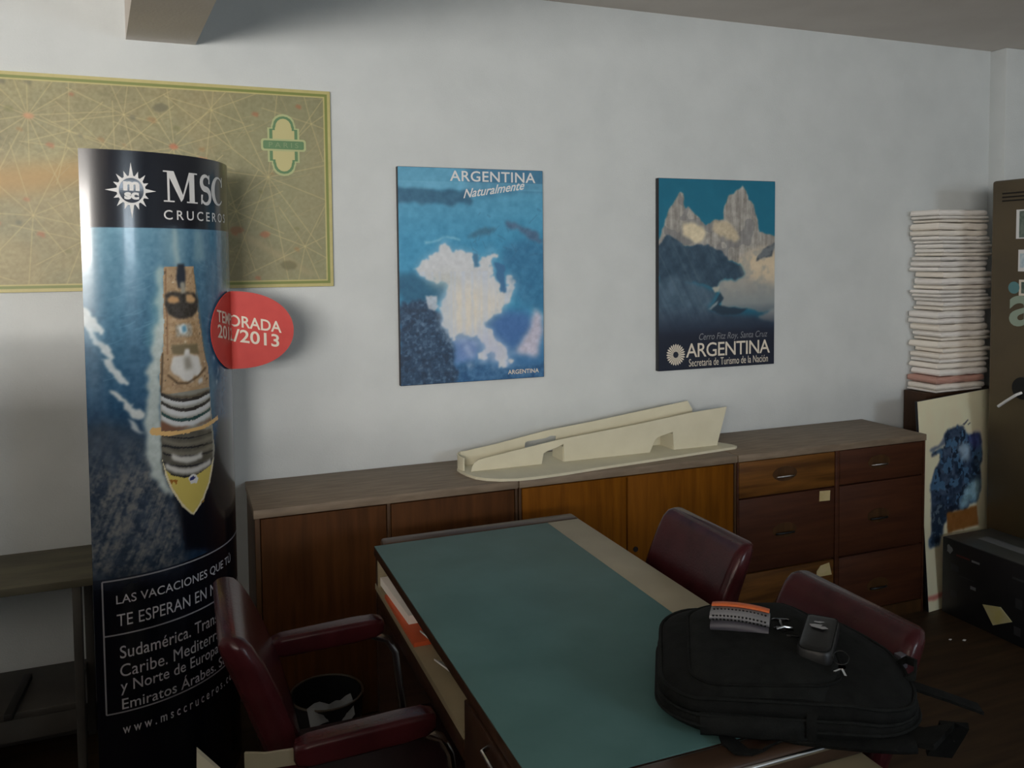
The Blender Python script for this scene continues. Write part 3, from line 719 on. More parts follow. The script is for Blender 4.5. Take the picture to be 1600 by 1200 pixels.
# ------------------------------------------------------------------ the tall curved banner
BC, BR, BN, BD, PHI = (-.21692898, 2.74733118), .3484636770, (.71178, -.70240), (.70240, .71178), math.radians(50)
BL, BTOP = 2 * PHI * BR, 1.842
def arc(s, z, off=0.0):
    a = s / BR - PHI; r = BR + off
    return Vector((BC[0] + r * (BN[0] * math.cos(a) + BD[0] * math.sin(a)), BC[1] + r * (BN[1] * math.cos(a) + BD[1] * math.sin(a)), z))
def paint_banner(X, Y):    # millimetres along the curve, height
    d = BAN; p = Paint(X, Y, (14, 17, 30), 31, 12, 8)
    sea = (Y < 1642) & (Y > 715)
    g = np.clip((1642 - Y) / 500, 0, 1)[..., None]; q = np.clip((X - 60) / 420, 0, 1)[..., None]
    c = np.array((116, 164, 188)) * (1 - g) + np.array((38, 80, 114)) * g
    c = c * (1 - q * .45) + np.array((36, 76, 116)) * q * .45
    g2 = np.clip((1200 - Y) / 250, 0, 1)[..., None]; c = c * (1 - g2) + np.array((40, 64, 92)) * g2
    p.img = np.where(sea[..., None], c, p.img)
    wv = vnoise(p.h, p.w, 5, 3, 2); wv2 = vnoise(p.h // 3 + 1, p.w, 9, 4, 2); wv2 = np.repeat(wv2, 3, 0)[:p.h]
    p.img += (sea * ((wv - .5) * 26 + (wv2 - .5) * 20))[..., None]
    p.poly([(-5, 1120), (40, 1140), (140, 1100), (180, 1000), (240, 880), (245, 690), (-20, 690)], (58, 66, 78), 2, 8, .7, 20, 8)
    m = p.mask(d['spray'], 2, 6) * (Y > 716); st = .5 * vnoise(p.h, p.w, 3, 77, 2) + .5 * vnoise(p.h, p.w, 7, 78, 3)
    dg_ = vnoise(p.h, p.w, 14, 91, 2); sk_ = np.stack([np.roll(vnoise(1, p.w, 3, 50, 2)[0], -int(j * .45)) for j in range(p.h)])
    p.put(m * np.clip(.18 + (st - .40) * 2.2 + (sk_ - .5) * .9 + (dg_ - .5) * .8, 0, 1) * np.clip((1120 - Y) / 160, .2, 1), (128, 128, 126), .9)
    p.put(p.mask(d['dark'], 1, 3) * (Y > 716), (14, 17, 28), 1)
    p.poly([(300, 1640), (330, 1640), (345, 1560), (300, 1545)], (150, 186, 198), 1, 3, .6)
    p.poly([(200, 1640), (260, 1640), (262, 1535), (205, 1540)], (146, 184, 198), 1, 6, .5); p.poly([(226, 1640), (240, 1640), (246, 1535), (232, 1535)], (186, 206, 208), 1, 2, .6)
    for k in range(40):                                # the ship's fine bow waves
        r = random.Random(k); y = 1560 - r.random() * 330; x = 40 + r.random() * 130 if k % 2 else 320 + r.random() * 150
        sg = 1 if k % 2 else -1
        p.line([(x, y), (x + sg * 18, y + 4), (x + sg * 36, y + 13)], 3, (128, 170, 196), .25)
    # foam crests
    p.poly(d['foam'], (206, 216, 220), 1.6, 1, .95, 14); p.poly(d['foam2'], (214, 220, 220), 1.6, 1, .95, 14); p.poly(d['foam3'], (190, 198, 202), 1.6, 1, .9)
    p.poly([(8, 1400), (30, 1370), (36, 1330), (12, 1345)], (150, 180, 200), 2, 4, .5)
    # white water along the hull
    wl = [(186, 1537), (180, 1462), (176, 1401), (166, 1330), (150, 1250), (136, 1130), (138, 1040), (150, 980), (176, 940), (200, 905), (212, 920), (192, 968), (184, 1017), (184, 1230), (198, 1310), (203, 1401), (205, 1537)]
    p.poly(wl, (196, 208, 206), 2.2, 2, .95, 16, 5)
    p.poly([(186, 1537), (170, 1440), (150, 1320), (164, 1320), (190, 1440), (200, 1537)], (120, 172, 184), 2, 4, .6)
    p.poly([(300, 1537), (312, 1440), (330, 1330), (372, 1210), (366, 1100), (352, 1030), (346, 1100), (350, 1200), (326, 1297), (306, 1440)], (72, 116, 142), 2, 3, .85, 16)
    for x, y in ((374, 1270), (380, 1200), (372, 1310), (392, 1230)):
        p.poly([(x - 5, y - 14), (x + 5, y), (x + 1, y + 14), (x - 3, y)], (190, 206, 214), 1.5, 1, .8)
    # the ship seen from above
    tan = (184, 156, 122)
    p.poly(d['hull'], tan, .3, 0, 1, 12, 4)
    wz = p.mask(d['hull'], .3) * (Y < 1190) * (Y > 960); p.put(wz, (150, 150, 142), 1)
    mm = p.mask(d['hull'], .3) * (Y > 1200)
    p.put(mm * (p.n(4, 61, 2) > .62), (130, 106, 84), .25); p.put(mm * (p.n(5, 62, 2) > .66), (216, 194, 160), .3)
    rr = random.Random(4)
    for k in range(70):
        y = rr.uniform(1205, 1530); x = rr.uniform(186, 340); a = rr.uniform(3, 9); b = rr.uniform(3, 8)
        p.put(inpoly(X, Y, [(x, y), (x + a, y + 1), (x + a, y + b), (x, y + b)]) * mm, rr.choice([(104, 78, 58), (92, 84, 72), (226, 214, 190), (206, 172, 126), (150, 120, 96)]), .6)
    p.line([(206, 1530), (203, 1440), (206, 1400), (204, 1300)], 4, (120, 84, 60), .6); p.line([(292, 1530), (306, 1450), (322, 1330), (336, 1250)], 4, (140, 116, 84), .6)
    p.poly(d['stern_dark'], (40, 46, 58), .6, 1, 1); p.poly(d['ring_out'], (62, 58, 54), .5, 1, 1, 18, 3)
    p.poly(d['ring_inl'], (200, 158, 112), .4, 1); p.poly(d['ring_inr'], (204, 166, 122), .4, 1)
    p.poly([(248, 1495), (262, 1495), (265, 1462), (250, 1462)], (160, 158, 146), .3, 1)
    p.poly(d['pool_deck'], (170, 142, 108), .5, 1, .95, 34, 3); p.poly([(228, 1378), (282, 1380), (284, 1342), (230, 1342)], (166, 170, 166), .8, 1, .7, 30, 3)
    p.poly(d['pool'], (226, 234, 236), .3, 1); p.poly([(248, 1372), (262, 1374), (266, 1358), (252, 1354)], (104, 156, 186), .2, 1)
    p.poly(d['shade'], (128, 116, 90), .4, 1); p.poly(d['white_dome'], (224, 224, 222), .5, 1, 1, 10); p.poly(d['funnel'], (160, 156, 146), .3, 2)
    p.line([(205, 1240), (232, 1216), (262, 1212), (300, 1226), (330, 1246)], 6, (84, 66, 46), .8); p.line([(190, 1300), (186, 1230), (183, 1200)], 5, (70, 58, 44), .8)
    p.poly([(300, 1216), (318, 1222), (316, 1208), (302, 1204)], (216, 216, 214), .3, 1)
    for n in ('b_d0',): p.poly(d[n], (88, 78, 62), .3, 1)
    for n in ('b_w1', 'b_w2', 'b_w3'): p.poly(d[n], (214, 218, 222), .2, 1)
    def below(n, dz, th, c):
        q = d[n]; k = len(q) // 2; top = [(x, y + dz) for x, y in q[:k]]
        p.poly(top + [(x, y - th) for x, y in reversed(top)], c, .3, 0, .95)
    for n in ('b_w1', 'b_w2', 'b_w3'): below(n, 7, 9, (52, 48, 46) if n != 'b_w3' else (40, 74, 74))
    p.poly(d['navy_mid'], (92, 90, 82), .3, 1, 1, 10)
    for n in ('b_g1', 'b_g2'): p.poly(d[n], (122, 118, 106), .2, 1)
    for n in ('b_d1', 'b_d2', 'b_d3', 'b_d4', 'b_d5'): p.poly(d[n], (46, 46, 48), .3, 0)
    p.poly(d['b_g3'], (206, 206, 202), .3, 1); p.poly(d['b_w4'], (206, 206, 204), .2, 1); p.poly(d['brown'], (122, 80, 58), .3, 1, .9)
    p.poly(d['bow'], (218, 200, 108), .2, 0); p.poly(d['bow_l'], (232, 222, 186), .2, 0); p.poly(d['bow_r'], (230, 222, 190), .2, 0)
    p.poly(d['helipad'], (232, 234, 236), .2, 0); p.poly(d['helipad_in'], (52, 60, 116), .2, 0); p.poly(d['mark'], (168, 112, 44), .3, 0)
    p.poly([(300, 868), (312, 874), (310, 866), (298, 862)], (150, 116, 52), .2, 0)
    p.poly(d['wing'], (226, 186, 124), .3, 0)
    p.put(((Y > 1640) & (Y < 1643)).astype(float), (30, 40, 60), 1)
    return p
t = thing('advertising_banner', 'tall curved cruise advertising column with a ship seen from above', 'banner', (-.05, 2.58, 0))
w, h = 270, 780
ss = np.linspace(.0005, BL - .0005, w); zs = np.linspace(BTOP, .004, h)
P = np.zeros((h, w, 3))
for i, s in enumerate(ss):
    v = arc(s, 0); P[:, i, 0] = v.x; P[:, i, 1] = v.y
P[..., 2] = zs[:, None]
XX, YY = np.meshgrid(ss * 1000, zs * 1000)
grid_mesh('printed_front', P, paint_banner(XX, YY).linear(.88), M['print_gloss'], t)
# plain back shell (the mirrored curve)
mb = MB(); rings = []
A2 = arc(0, 0); B2 = arc(BL, 0); ch = (B2 - A2).normalized(); nn = Vector((BN[0], BN[1], 0))
for z in (.004, BTOP):
    ring = []
    for k in range(25):
        v = arc(BL * k / 24, z, -.0012); ring.append(v)
    for k in range(23, 0, -1):
        v = arc(BL * k / 24, z); dd = (v - A2).dot(nn); ring.append(v - nn * dd * 1.7)
    rings.append(ring)
mb.loft(rings).build('back_shell', M['navy'], t)
W1 = lambda k=1: (lambda s, z: arc(s, z, .0008 * k))
# compass-star emblem
cx, cz = .1225, 1.738
mb = MB()
for k in range(16):
    a = math.pi / 2 + 2 * math.pi * k / 16; R = .072 if k % 4 == 0 else (.058 if k % 2 == 0 else .053)
    hw = .0125
    for sg in (1, -1):
        tip = (cx + R * .88 * math.cos(a), cz + R * math.sin(a) * 1.02); r0 = .034
        b0 = (cx + r0 * .93 * math.cos(a), cz + r0 * math.sin(a)); da = sg * .19
        b1 = (cx + r0 * .93 * math.cos(a + da), cz + r0 * math.sin(a + da))
        mb.flat([tip, b0, b1], W1())
mb.build('star_rays', M['white_ink'], t, smooth=False)
circ = lambda r, n=40: [(cx + r * .93 * math.cos(2 * math.pi * k / n), cz + r * math.sin(2 * math.pi * k / n)) for k in range(n)]
MB().flat(circ(.0385), W1(1.5)).build('emblem_ring', M['white_ink'], t, smooth=False)
MB().flat(circ(.0325), W1(2)).build('emblem_disc', M['navy'], t, smooth=False)
mb = MB(); lettering(mb, 'm', cx - .020, cz - .001, cx + .020, cz + .023, W1(2.6), offset=.05)
lettering(mb, 'sc', cx - .018, cz - .024, cx + .018, cz - .005, W1(2.6), offset=.05)
mb.build('emblem_letters', M['white_ink'], t, smooth=False)
# big serif letters, drawn as strokes
def serif_msc(mb, f):
    x0, x1, z0, z1 = .206, .452, 1.712, 1.796
    g = lambda x, y: f(x0 + x / 2.62 * (x1 - x0), z0 + y * (z1 - z0))
    for q in ([(.12, 0), (.19, 0), (.19, .95), (.12, .95)], [(0, 0), (.34, 0), (.34, .045), (0, .045)], [(.86, 0), (1.06, 0), (1.06, 1), (.86, 1)], [(.76, 0), (1.18, 0), (1.18, .045), (.76, .045)],
              [(0, .955), (.30, .955), (.30, 1), (0, 1)], [(.88, .955), (1.18, .955), (1.18, 1), (.88, 1)], [(.09, 1), (.33, 1), (.66, .16), (.56, .02)], [(.56, .02), (.63, .10), (.95, 1), (.86, 1)]):
        mb.flat(q, g)
    def stroke(pts, wd):
        P = [Vector(p) for p in pts]; L = []; Rr = []
        for i, p in enumerate(P):
            dv = (P[min(i + 1, len(P) - 1)] - P[max(i - 1, 0)]).normalized(); nv = Vector((-dv.y, dv.x)) * wd[i] / 2
            L.append(p + nv); Rr.append(p - nv)
        for i in range(len(P) - 1):
            mb.flat([tuple(L[i]), tuple(L[i + 1]), tuple(Rr[i + 1]), tuple(Rr[i])], g)
    n = 26     # S
    pts = []; wd = []
    for k in range(n + 1):
        u = k / n
        if u < .5:
            a = math.radians(35 + (u / .5) * 235); c = (1.56, .735); pts.append((c[0] + .20 * math.cos(a), c[1] + .225 * math.sin(a)))
        else:
            a = math.radians(90 - ((u - .5) / .5) * 235); c = (1.56, .265); pts.append((c[0] + .215 * math.cos(a), c[1] + .245 * math.sin(a)))
        wd.append(.07 + .13 * math.exp(-((u - .5) / .2) ** 2) + .05 * math.exp(-((u - .2) / .12) ** 2) + .05 * math.exp(-((u - .8) / .12) ** 2))
    stroke(pts, wd)
    mb.flat([(1.70, .70), (1.76, .70), (1.76, 1.0), (1.72, 1.0)], g); mb.flat([(1.33, 0), (1.38, 0), (1.42, .32), (1.34, .32)], g)
    pts = []; wd = []
    for k in range(31):     # C
        a = math.radians(42 + 276 * k / 30); pts.append((2.29 + .34 * math.cos(a), .5 + .465 * math.sin(a))); wd.append(.06 + .15 * max(0, math.cos(a - math.pi)) ** 1.2)
    stroke(pts, wd)
    mb.flat([(2.52, .66), (2.60, .66), (2.60, 1.0), (2.54, 1.0)], g)
mb = MB(); serif_msc(mb, W1()); mb.build('title_lettering', M['white_ink'], t, smooth=False)
lettering(MB(), 'CRUCEROS', .205, 1.664, .470, 1.690, W1(), spacing=1.45, offset=.008).build('subtitle_lettering', M['white_ink'], t, smooth=False)
# text panel
mb = MB()
def rule(s0, z0, s1, z1, wd=.004):
    n = 24
    for k in range(n):
        a, b = k / n, (k + 1) / n
        p0 = (s0 + (s1 - s0) * a, z0 + (z1 - z0) * a); p1 = (s0 + (s1 - s0) * b, z0 + (z1 - z0) * b)
        if abs(s1 - s0) > abs(z1 - z0): q = [(p0[0], p0[1] - wd / 2), (p1[0], p1[1] - wd / 2), (p1[0], p1[1] + wd / 2), (p0[0], p0[1] + wd / 2)]
        else: q = [(p0[0] - wd / 2, p0[1]), (p0[0] + wd / 2, p0[1]), (p1[0] + wd / 2, p1[1]), (p1[0] - wd / 2, p1[1])]
        mb.flat(q, W1())
for z in (.709, .562, .350): rule(.022, z, .585, z, .0040)
rule(.022, .350, .022, .709); rule(.585, .350, .585, .709)
mb.build('text_frame', mat('grey_rule_ink', (.34, .34, .37, 1), .5), t, smooth=False)
pale = mat('pale_ink', (.60, .60, .64, 1), .5)
for i, (txt, s0, s1, zb, zt, ox) in enumerate((('LAS VACACIONES QUE TÚ', .054, .440, .640, .674, .004), ('TE ESPERAN EN MSC', .054, .392, .584, .617, .0), ('Sudamérica. Transatlántico.', .059, .500, .496, .530, .004),
        ('Caribe. Mediterráneo', .058, .425, .446, .480, .0), ('y Norte de Europa', .058, .352, .396, .436, .004), ('Emiratos Árabes. Sudáfrica', .060, .500, .357, .394, .004), ('www.msccruceros.com', .060, .450, .290, .308, .006))):
    lettering(MB(), txt, s0, zb, s1, zt, W1(), offset=ox, spacing=1.6 if txt[:3] == 'www' else 1.02).build('text_line', pale, t, smooth=False)
# red season tag: hugs the banner's right curve, then stands free
S0, S1 = .352, .500
e1 = arc(S1, 0); fdir = Vector((.995, .10, 0)).normalized(); fn = Vector((fdir.y, -fdir.x, 0))
def tagmap(off):
    def f(s, z):
        if s <= S1: return arc(s, z, .006 + off)
        v = arc(S1, z, .006) + fdir * (s - S1) + fn * off; return v
    return f
def egg(s):      # (bottom, top) of the egg-shaped card at s
    L = .352; u = (s - L) / (.148 + .188)
    mid = 1.346 - .012 * u; hh = .118 * (max(0.0, 1 - (abs((u - .46) / (.46 if u < .46 else .54))) ** 2.3)) ** (.5)
    return mid - hh - .004 * u, mid + hh
ns = 44; front = []; 
mb = MB()
cols = []
for k in range(ns + 1):
    s = .352 + .336 * (1 - math.cos(math.pi * k / ns)) / 2
    b, tt = egg(s); cols.append((s, b, tt))
F = tagmap(0.0); G = tagmap(-.0018)
rings = []
for (s, b, tt) in cols:
    if tt - b < 1e-4: tt += 5e-4
    rings.append([F(s, b), F(s, (b + tt) / 2), F(s, tt), G(s, tt), G(s, (b + tt) / 2), G(s, b)])
mb.loft(rings); tg = mb.build('season_tag', M['red_card'], t, angle=25)
mb = MB()
for txt, a, b, zb, zt, sl in (('TEMPORADA', .382, .650, 1.352, 1.388, -.19), ('2012/2013', .384, .642, 1.306, 1.346, -.19)):
    lettering(mb, txt, a, zb, b, zt, (lambda s, z, sl=sl: tagmap(.0010)(s, z + sl * (s - .50) )), offset=.016)
mb.build('season_lettering', M['cream_ink'], tg, smooth=False)

# ------------------------------------------------------------------ cream boat-hull model on the cabinets
ZT = .780
t = thing('hull_model', 'cream cardboard boat hull model lying on top of the middle cabinet', 'model', (1.45, 2.80, ZT))
out = [(.904, 2.862), (.905, 2.82), (.912, 2.775), (.928, 2.725), (.955, 2.690), (.998, 2.662), (1.055, 2.645), (1.118, 2.641), (1.24, 2.650), (1.367, 2.669), (1.636, 2.698), (2.034, 2.745), (2.050, 2.756), (2.046, 2.79), (2.010, 2.86), (1.96, 2.935), (1.60, 2.962), (1.2, 2.965), (1.02, 2.95), (.945, 2.915)]
MB().prism(out, lambda x, y: Vector((x, y, ZT + .0005)), lambda x, y: Vector((x, y, ZT + .010))).build('base_plate', M['card_cream'], t, smooth=False)
zb = ZT + .010
near = [(.937, zb), (.940, .806), (.950, .820), (.966, .829), (.991, .834), (1.148, .856), (1.285, .875), (1.607, .904), (1.862, .932), (2.030, .943), (1.987, .800), (1.985, zb), (1.782, zb), (1.776, .862), (1.712, .848), (1.698, .840), (1.680, .806), (1.672, zb), (1.303, zb), (1.302, .857), (1.272, .845), (1.236, .836), (1.220, .829), (1.212, zb)]
def ywall(x): return 2.800 + .012 * math.sin((x - .93) / 1.1 * math.pi) * -1
MB().prism(near, lambda x, z: Vector((x, 2.798, z)), lambda x, z: Vector((x, 2.802, z))).build('near_side', M['card_cream'], t, smooth=False)
far = [(.930, zb), (.922, .835), (.932, .842), (.949, .842), (1.068, .857), (1.272, .890), (1.486, .911), (1.910, .960), (1.932, .925), (1.935, zb), (1.318, zb), (1.316, .866), (1.292, .869), (1.275, .862), (1.192, .855), (1.186, .848), (1.186, zb)]
MB().prism(far, lambda x, z: Vector((x, 2.898, z)), lambda x, z: Vector((x, 2.902, z))).build('far_side', M['card_cream'], t, smooth=False)
mb = MB()        # the rounded bow joining both sides
rings = []
for k in range(10):
    a = math.pi * k / 12; x = .936 - .030 * math.sin(a); y = 2.852 + .048 * math.cos(a); zt = .842 - .010 * (k / 12) ** 2
    rings.append([(x, y, zb), (x, y, zt), (x + .004, y, zt), (x + .004, y, zb)])
mb.loft(rings).build('bow', M['card_cream'], t)
mb = MB()        # two slots that cross the hull behind the notches
mb.box((1.300, 2.803, zb), (1.304, 2.897, .845)); mb.build('cross_rib', M['card_cream'], t, smooth=False)
MB().box((1.780, 2.803, zb), (1.784, 2.897, .852)).build('cross_rib', M['card_cream'], t, smooth=False)

# ------------------------------------------------------------------ the desk
t = thing('desk', 'dark wooden desk with green laminate top and cream edge strip', 'desk', (.79, 1.70, 0))
TX0, TX1, TY0, TY1, TZ = .473, 1.108, 1.058, 2.338, .750
MB().box((TX0, 1.118, .723), (TX1, 2.278, TZ - .0015), .002).build('top_slab', M['desk_wood'], t)
MB().box((TX0 + .001, 1.119, TZ - .004), (1.0035, 2.277, TZ), .0005).build('green_top', M['green'], t)
MB().box((1.0040, 1.119, TZ - .004), (TX1 - .001, 2.277, TZ), .0005).build('cream_strip', M['cream_lam'], t)
for y0, y1 in ((2.278, TY1), (TY0, 1.118)):
    MB().box((TX0 + .03, y0, .706), (TX1 + .006, y1, TZ + .001), .010, 3).build('end_moulding', M['desk_rim'], t)
MB().tube([(TX0 + .05, TY0 + .001, .738), (TX1 - .02, TY0 + .001, .738)], .0055, 10).build('metal_edge_strip', M['chrome'], t)
mb = MB()       # pull-out writing slide under the near end
mb.prism([(.62, .975), (1.020, .975), (1.052, .995), (1.052, 1.10), (.62, 1.10)], lambda x, y: Vector((x, y, .690)), lambda x, y: Vector((x, y, .704)))
mb.build('writing_slide', M['cream_lam'], t, smooth=False)
# open paper slot under the top on the left side
MB().box((TX0 + .002, 1.485, .628), (.800, 2.278, .643)).build('slot_floor', M['cream_lam'], t, smooth=False)
MB().box((.790, 1.485, .643), (.800, 2.278, .723)).build('slot_back', M['cream_lam'], t, smooth=False)
MB().box((TX0 + .003, 2.243, .643), (.79, 2.2505, .723)).build('slot_side', M['cream_lam'], t, smooth=False)
mb = MB(); mb.box((TX0 + .004, 2.250, .0), (1.06, 2.278, .723), .002); mb.build('end_panel', M['desk_wood'], t)
MB().box((TX0 + .002, 1.485, .585), (TX0 + .022, 2.250, .628), .002).build('apron', M['desk_wood'], t)
ped = MB().box((TX0 + .016, 1.120, .03), (.690, 1.483, .723)).build('pedestal', M['desk_wood'], t, smooth=False)
for z0, z1 in ((.560, .712), (.400, .555), (.05, .395)):
    d = MB().box((TX0 + .001, 1.128, z0), (TX0 + .016, 1.476, z1), .003).build('drawer', M['desk_wood'], t)
    zc = z1 - .015 if z1 > .7 else (z0 + z1) / 2
    MB().tube([(TX0 + .001, 1.335, zc), (TX0 - .014, 1.330, zc - .002), (TX0 - .014, 1.275, zc - .004), (TX0 + .001, 1.270, zc - .004)], .004, 8).build('handle', M['chrome'], d)
for x, y in ((.66, 1.14), (TX0 + .05, 1.14), (TX0 + .05, 1.46), (.66, 1.46)):
    MB().cyl((x, y, 0), (x, y, .031), .016).build('foot', M['dark_metal'], t)
# papers lying in the slot
def sheet(name, label, cat, pts, m, z0=.6536, th=.004, curl=0.0, group=None):
    c = (sum(p[0] for p in pts) / 4, sum(p[1] for p in pts) / 4, z0)
    mb = MB(); P = [Vector((p[0], p[1], 0)) for p in pts]; rings = []; n = 8
    for i in range(n + 1):
        u = i / n; a = P[0].lerp(P[3], u); b = P[1].lerp(P[2], u); dz = curl * (u - .5) ** 2 * 4
        rings.append([a + Vector((0, 0, z0 + dz)), b + Vector((0, 0, z0 + dz * .6)), b + Vector((0, 0, z0 + th + dz * .6)), a + Vector((0, 0, z0 + th + dz))])
    o = mb.loft(rings).build(name, m); tag(o, label, cat, group)
    me = o.data; me.transform(Matrix.Translation(-Vector(c))); o.location = c
    return o
sheet('folder', 'orange folder lying in the open slot under the desk top', 'folder', [(.4765, 1.86), (.4765, 2.165), (.70, 2.165), (.69, 1.86)], M['orange_paper'], .6436, .010)
sheet('magazine', 'cream magazine lying on the orange folder in the desk slot', 'magazine', [(.490, 1.96), (.480, 2.232), (.71, 2.236), (.715, 1.97)], M['paper2'], .6542, .022)
sheet('paper_sheet', 'curled white sheet in the middle of the desk slot, near the orange folder', 'paper', [(.486, 1.745), (.490, 1.855), (.68, 1.852), (.67, 1.735)], M['paper'], .6436, .004, .062)
sheet('paper_sheet', 'crumpled white sheet at the front of the desk slot, nearest the drawers', 'paper', [(.490, 1.600), (.484, 1.715), (.70, 1.705), (.68, 1.590)], M['paper'], .6436, .004, .056)

# ------------------------------------------------------------------ leather armchairs
def make_chair(label, arms=True):
    t = thing('armchair' if arms else 'office_chair', label, 'chair', (0, 0, 0), 'burgundy leather chairs round the desk')
    L = M['leather']
    mb = MB(); rings = []
    for z, ins in ((.360, .02), (.368, .006), (.385, 0), (.415, 0), (.430, .008), (.438, .025), (.441, .06)):
        rings.append([(.01 + x, y, z) for x, y in rrect(.215 - ins, .205 - ins, .06, 6)])
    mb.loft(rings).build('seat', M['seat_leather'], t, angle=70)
    mb = MB(); rings = []
    prof = [(.400, .165, .022), (.430, .176, .030), (.52, .181, .034), (.62, .183, .036), (.72, .184, .036), (.780, .184, .034), (.816, .181, .030), (.832, .175, .022), (.838, .164, .012)]
    if not arms: prof = [(.555, .165, .018), (.575, .178, .030)] + [q for q in prof if q[0] > .6]
    for z, hw, th in prof:
        u = (z - .40) / .45; xc = -.185 - .145 * u + .02 * math.sin(u * math.pi)
        ring = []
        for a, b in rrect(th, hw, th * .98, 7):
            ring.append((xc + a + .030 * (abs(b) / .184) ** 2.4, b, z))
        rings.append(ring)
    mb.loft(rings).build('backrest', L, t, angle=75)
    for s in (-1, 1):
        y = s * .232
        if not arms:
            MB().tube([(.150, s * .150, .372), (.165, s * .165, .30), (.185, s * .185, .012)], .011, 10).build('front_leg', M['dark_metal'], t)
            MB().tube([(-.205, s * .150, .372), (-.225, s * .165, .30), (-.260, s * .185, .012)], .011, 10).build('rear_leg', M['dark_metal'], t)
            MB().ribbon([(-.150, s * .08, .372), (-.190, s * .08, .385), (-.212, s * .08, .45), (-.238, s * .08, .60)], (0, .03, 0), .006).build('back_bracket', M['dark_metal'], t)
            continue
        mb = MB(); rings = []
        for x, hw, th in ((-.200, .014, .012), (-.194, .022, .020), (-.17, .026, .024), (0, .028, .025), (.05, .027, .023), (.070, .022, .018), (.076, .012, .010)):
            rings.append([(x, y + a, .628 + .010 * (x + .2) / .28 + b) for a, b in rrect(hw, th, .011, 5)])
        mb.loft(rings).build('armrest', L, t, angle=70)
        MB().ribbon([(-.285, y * .90, .622), (-.25, y * .97, .622), (-.195, y, .622)], (0, 0, .030), .006).build('arm_bracket', M['bracket'], t)
        MB().tube([(.050, y, .612), (.085, y, .596), (.105, y, .560), (.135, y, .30), (.150, y, .012)], .010, 10).build('front_leg', M['chrome'], t)
        MB().tube([(-.235, s * .17, .40), (-.215, s * .19, .36), (-.235, s * .20, .18), (-.260, s * .205, .012)], .011, 10).build('rear_leg', M['dark_metal'], t)
        MB().cyl((.128, s * .200, .375), (.128, y, .375), .008, 10).build('side_strut', M['dark_metal'], t)
    return t
def copy_tree(o, parent=None):
    c = o.copy(); COL.objects.link(c)
    if parent is not None: c.parent = parent
    for ch in list(o.children): copy_tree(ch, c)
    return c
chair = make_chair('burgundy leather armchair on the left of the desk, its back to the tall banner')
c2 = make_chair('burgundy leather chair across the desk, farther from the backpack, in front of the cabinet doors', False)
c3 = copy_tree(c2)
chair.location = (.366, 1.795, 0)
c2.location = (.982, 1.846, 0); c2.rotation_euler = (0, 0, math.pi)
c3.location = (.979, 1.326, 0); c3.rotation_euler = (0, 0, math.pi); c3['label'] = 'burgundy leather chair right behind the black backpack, partly hidden by it'

# ------------------------------------------------------------------ backpack on the desk
BX, BY, BA = .985, 1.192, math.radians(-32)
cb, sb = math.cos(BA), math.sin(BA)
def bag(u, v, w): return Vector((BX + u * cb - v * sb, BY + u * sb + v * cb, .7545 + w))
t = thing('backpack', 'black backpack lying flat on the near end of the desk', 'bag', (BX, BY, .75))
HX, HY = .217, .162
def bulge(x, y, w): return w * (1 + .10 * math.sin(x * 11 + 1) - .35 * max(0, x - .02) / .2 + .10 * y / HY)
def outline(ins, n=9, r=.085, r2=.125):
    o = []
    for x, y in rrect(HX - ins, HY - ins, r, n, r2):
        o.append((x, y * (1 - .10 * ((x + HX) / (2 * HX)) ** 2)))
    return o
mb = MB(); rings = []
for w, ins in ((0, .034), (.005, .016), (.016, .004), (.032, -.002), (.044, .000), (.0475, .006), (.051, .006), (.055, -.001), (.070, -.001), (.082, .006), (.091, .018), (.096, .034), (.099, .060)):
    rings.append([bag(x, y, bulge(x, y, w)) for x, y in outline(ins)])
mb.loft(rings); mb.jitter(.004, 15, 3); mb.jitter(.0025, 42, 9)
mb.build('main_compartment', M['bag'], t, angle=80)
for w, dd in ((.0492, .0), (.0800, .002), (.030, -.003)):      # zips and seams running round the body
    pts = [bag(x, y, bulge(x, y, w)) for x, y in outline(dd)]
    MB().tube(pts, .0032, 6, True).jitter(.004, 15, 3).build('zip', M['bag2'], t)
mb = MB(); rings = []                                          # flat front pocket on the upper face
def pk(ins): return [(x - .037, y - .006) for x, y in rrect(.127 - ins, .140 - ins, .060, 8, .090)]
for w, ins in ((.078, -.010), (.094, -.002), (.101, .004), (.104, .014), (.1055, .034)):
    rings.append([bag(x, y, bulge(x, y, w)) for x, y in pk(ins)])
mb.loft(rings); mb.jitter(.0035, 20, 8); mb.build('front_pocket', M['bag2'], t, angle=80)
MB().tube([bag(x, y, bulge(x, y, .097)) for x, y in pk(-.001)], .0030, 6, True).jitter(.0035, 20, 8).build('pocket_zip', M['bag'], t)
mb = MB(); rings = []                                          # side pocket on the near side
for x in np.linspace(-.150, .02, 10):
    b = .004 + .010 * math.sin((x + .150) / .17 * math.pi); k = 1 - .10 * ((x + HX) / (2 * HX)) ** 2
    rings.append([bag(x, -HY * k - b * .2 + .004, .006), bag(x, -HY * k - b, .016), bag(x, -HY * k - b, .036), bag(x, -HY * k - b * .2 + .003, .046), bag(x, -HY * k + .014, .045), bag(x, -HY * k + .014, .008)])
mb.loft(rings); mb.jitter(.003, 30, 5); mb.build('side_pocket', M['bag2'], t, angle=80)
MB().ribbon([bag(.022, -HY * .97 + .006, .004), bag(.026, -HY * .97 - .006, .022), bag(.026, -HY * .97 - .004, .044), bag(.030, -HY * .97 + .008, .072)], Vector((cb, sb, 0)) * .016, .004).build('compression_strap', M['bag'], t)
def strap(path, width, th, name, m='bag'):
    w = [Vector(x) for x in width] if isinstance(width, list) else Vector(width)
    return MB().ribbon(path, w, th).build(name, M[m], t, angle=60)
nv = Vector((-sb, cb, 0)); uv_ = Vector((cb, sb, 0))
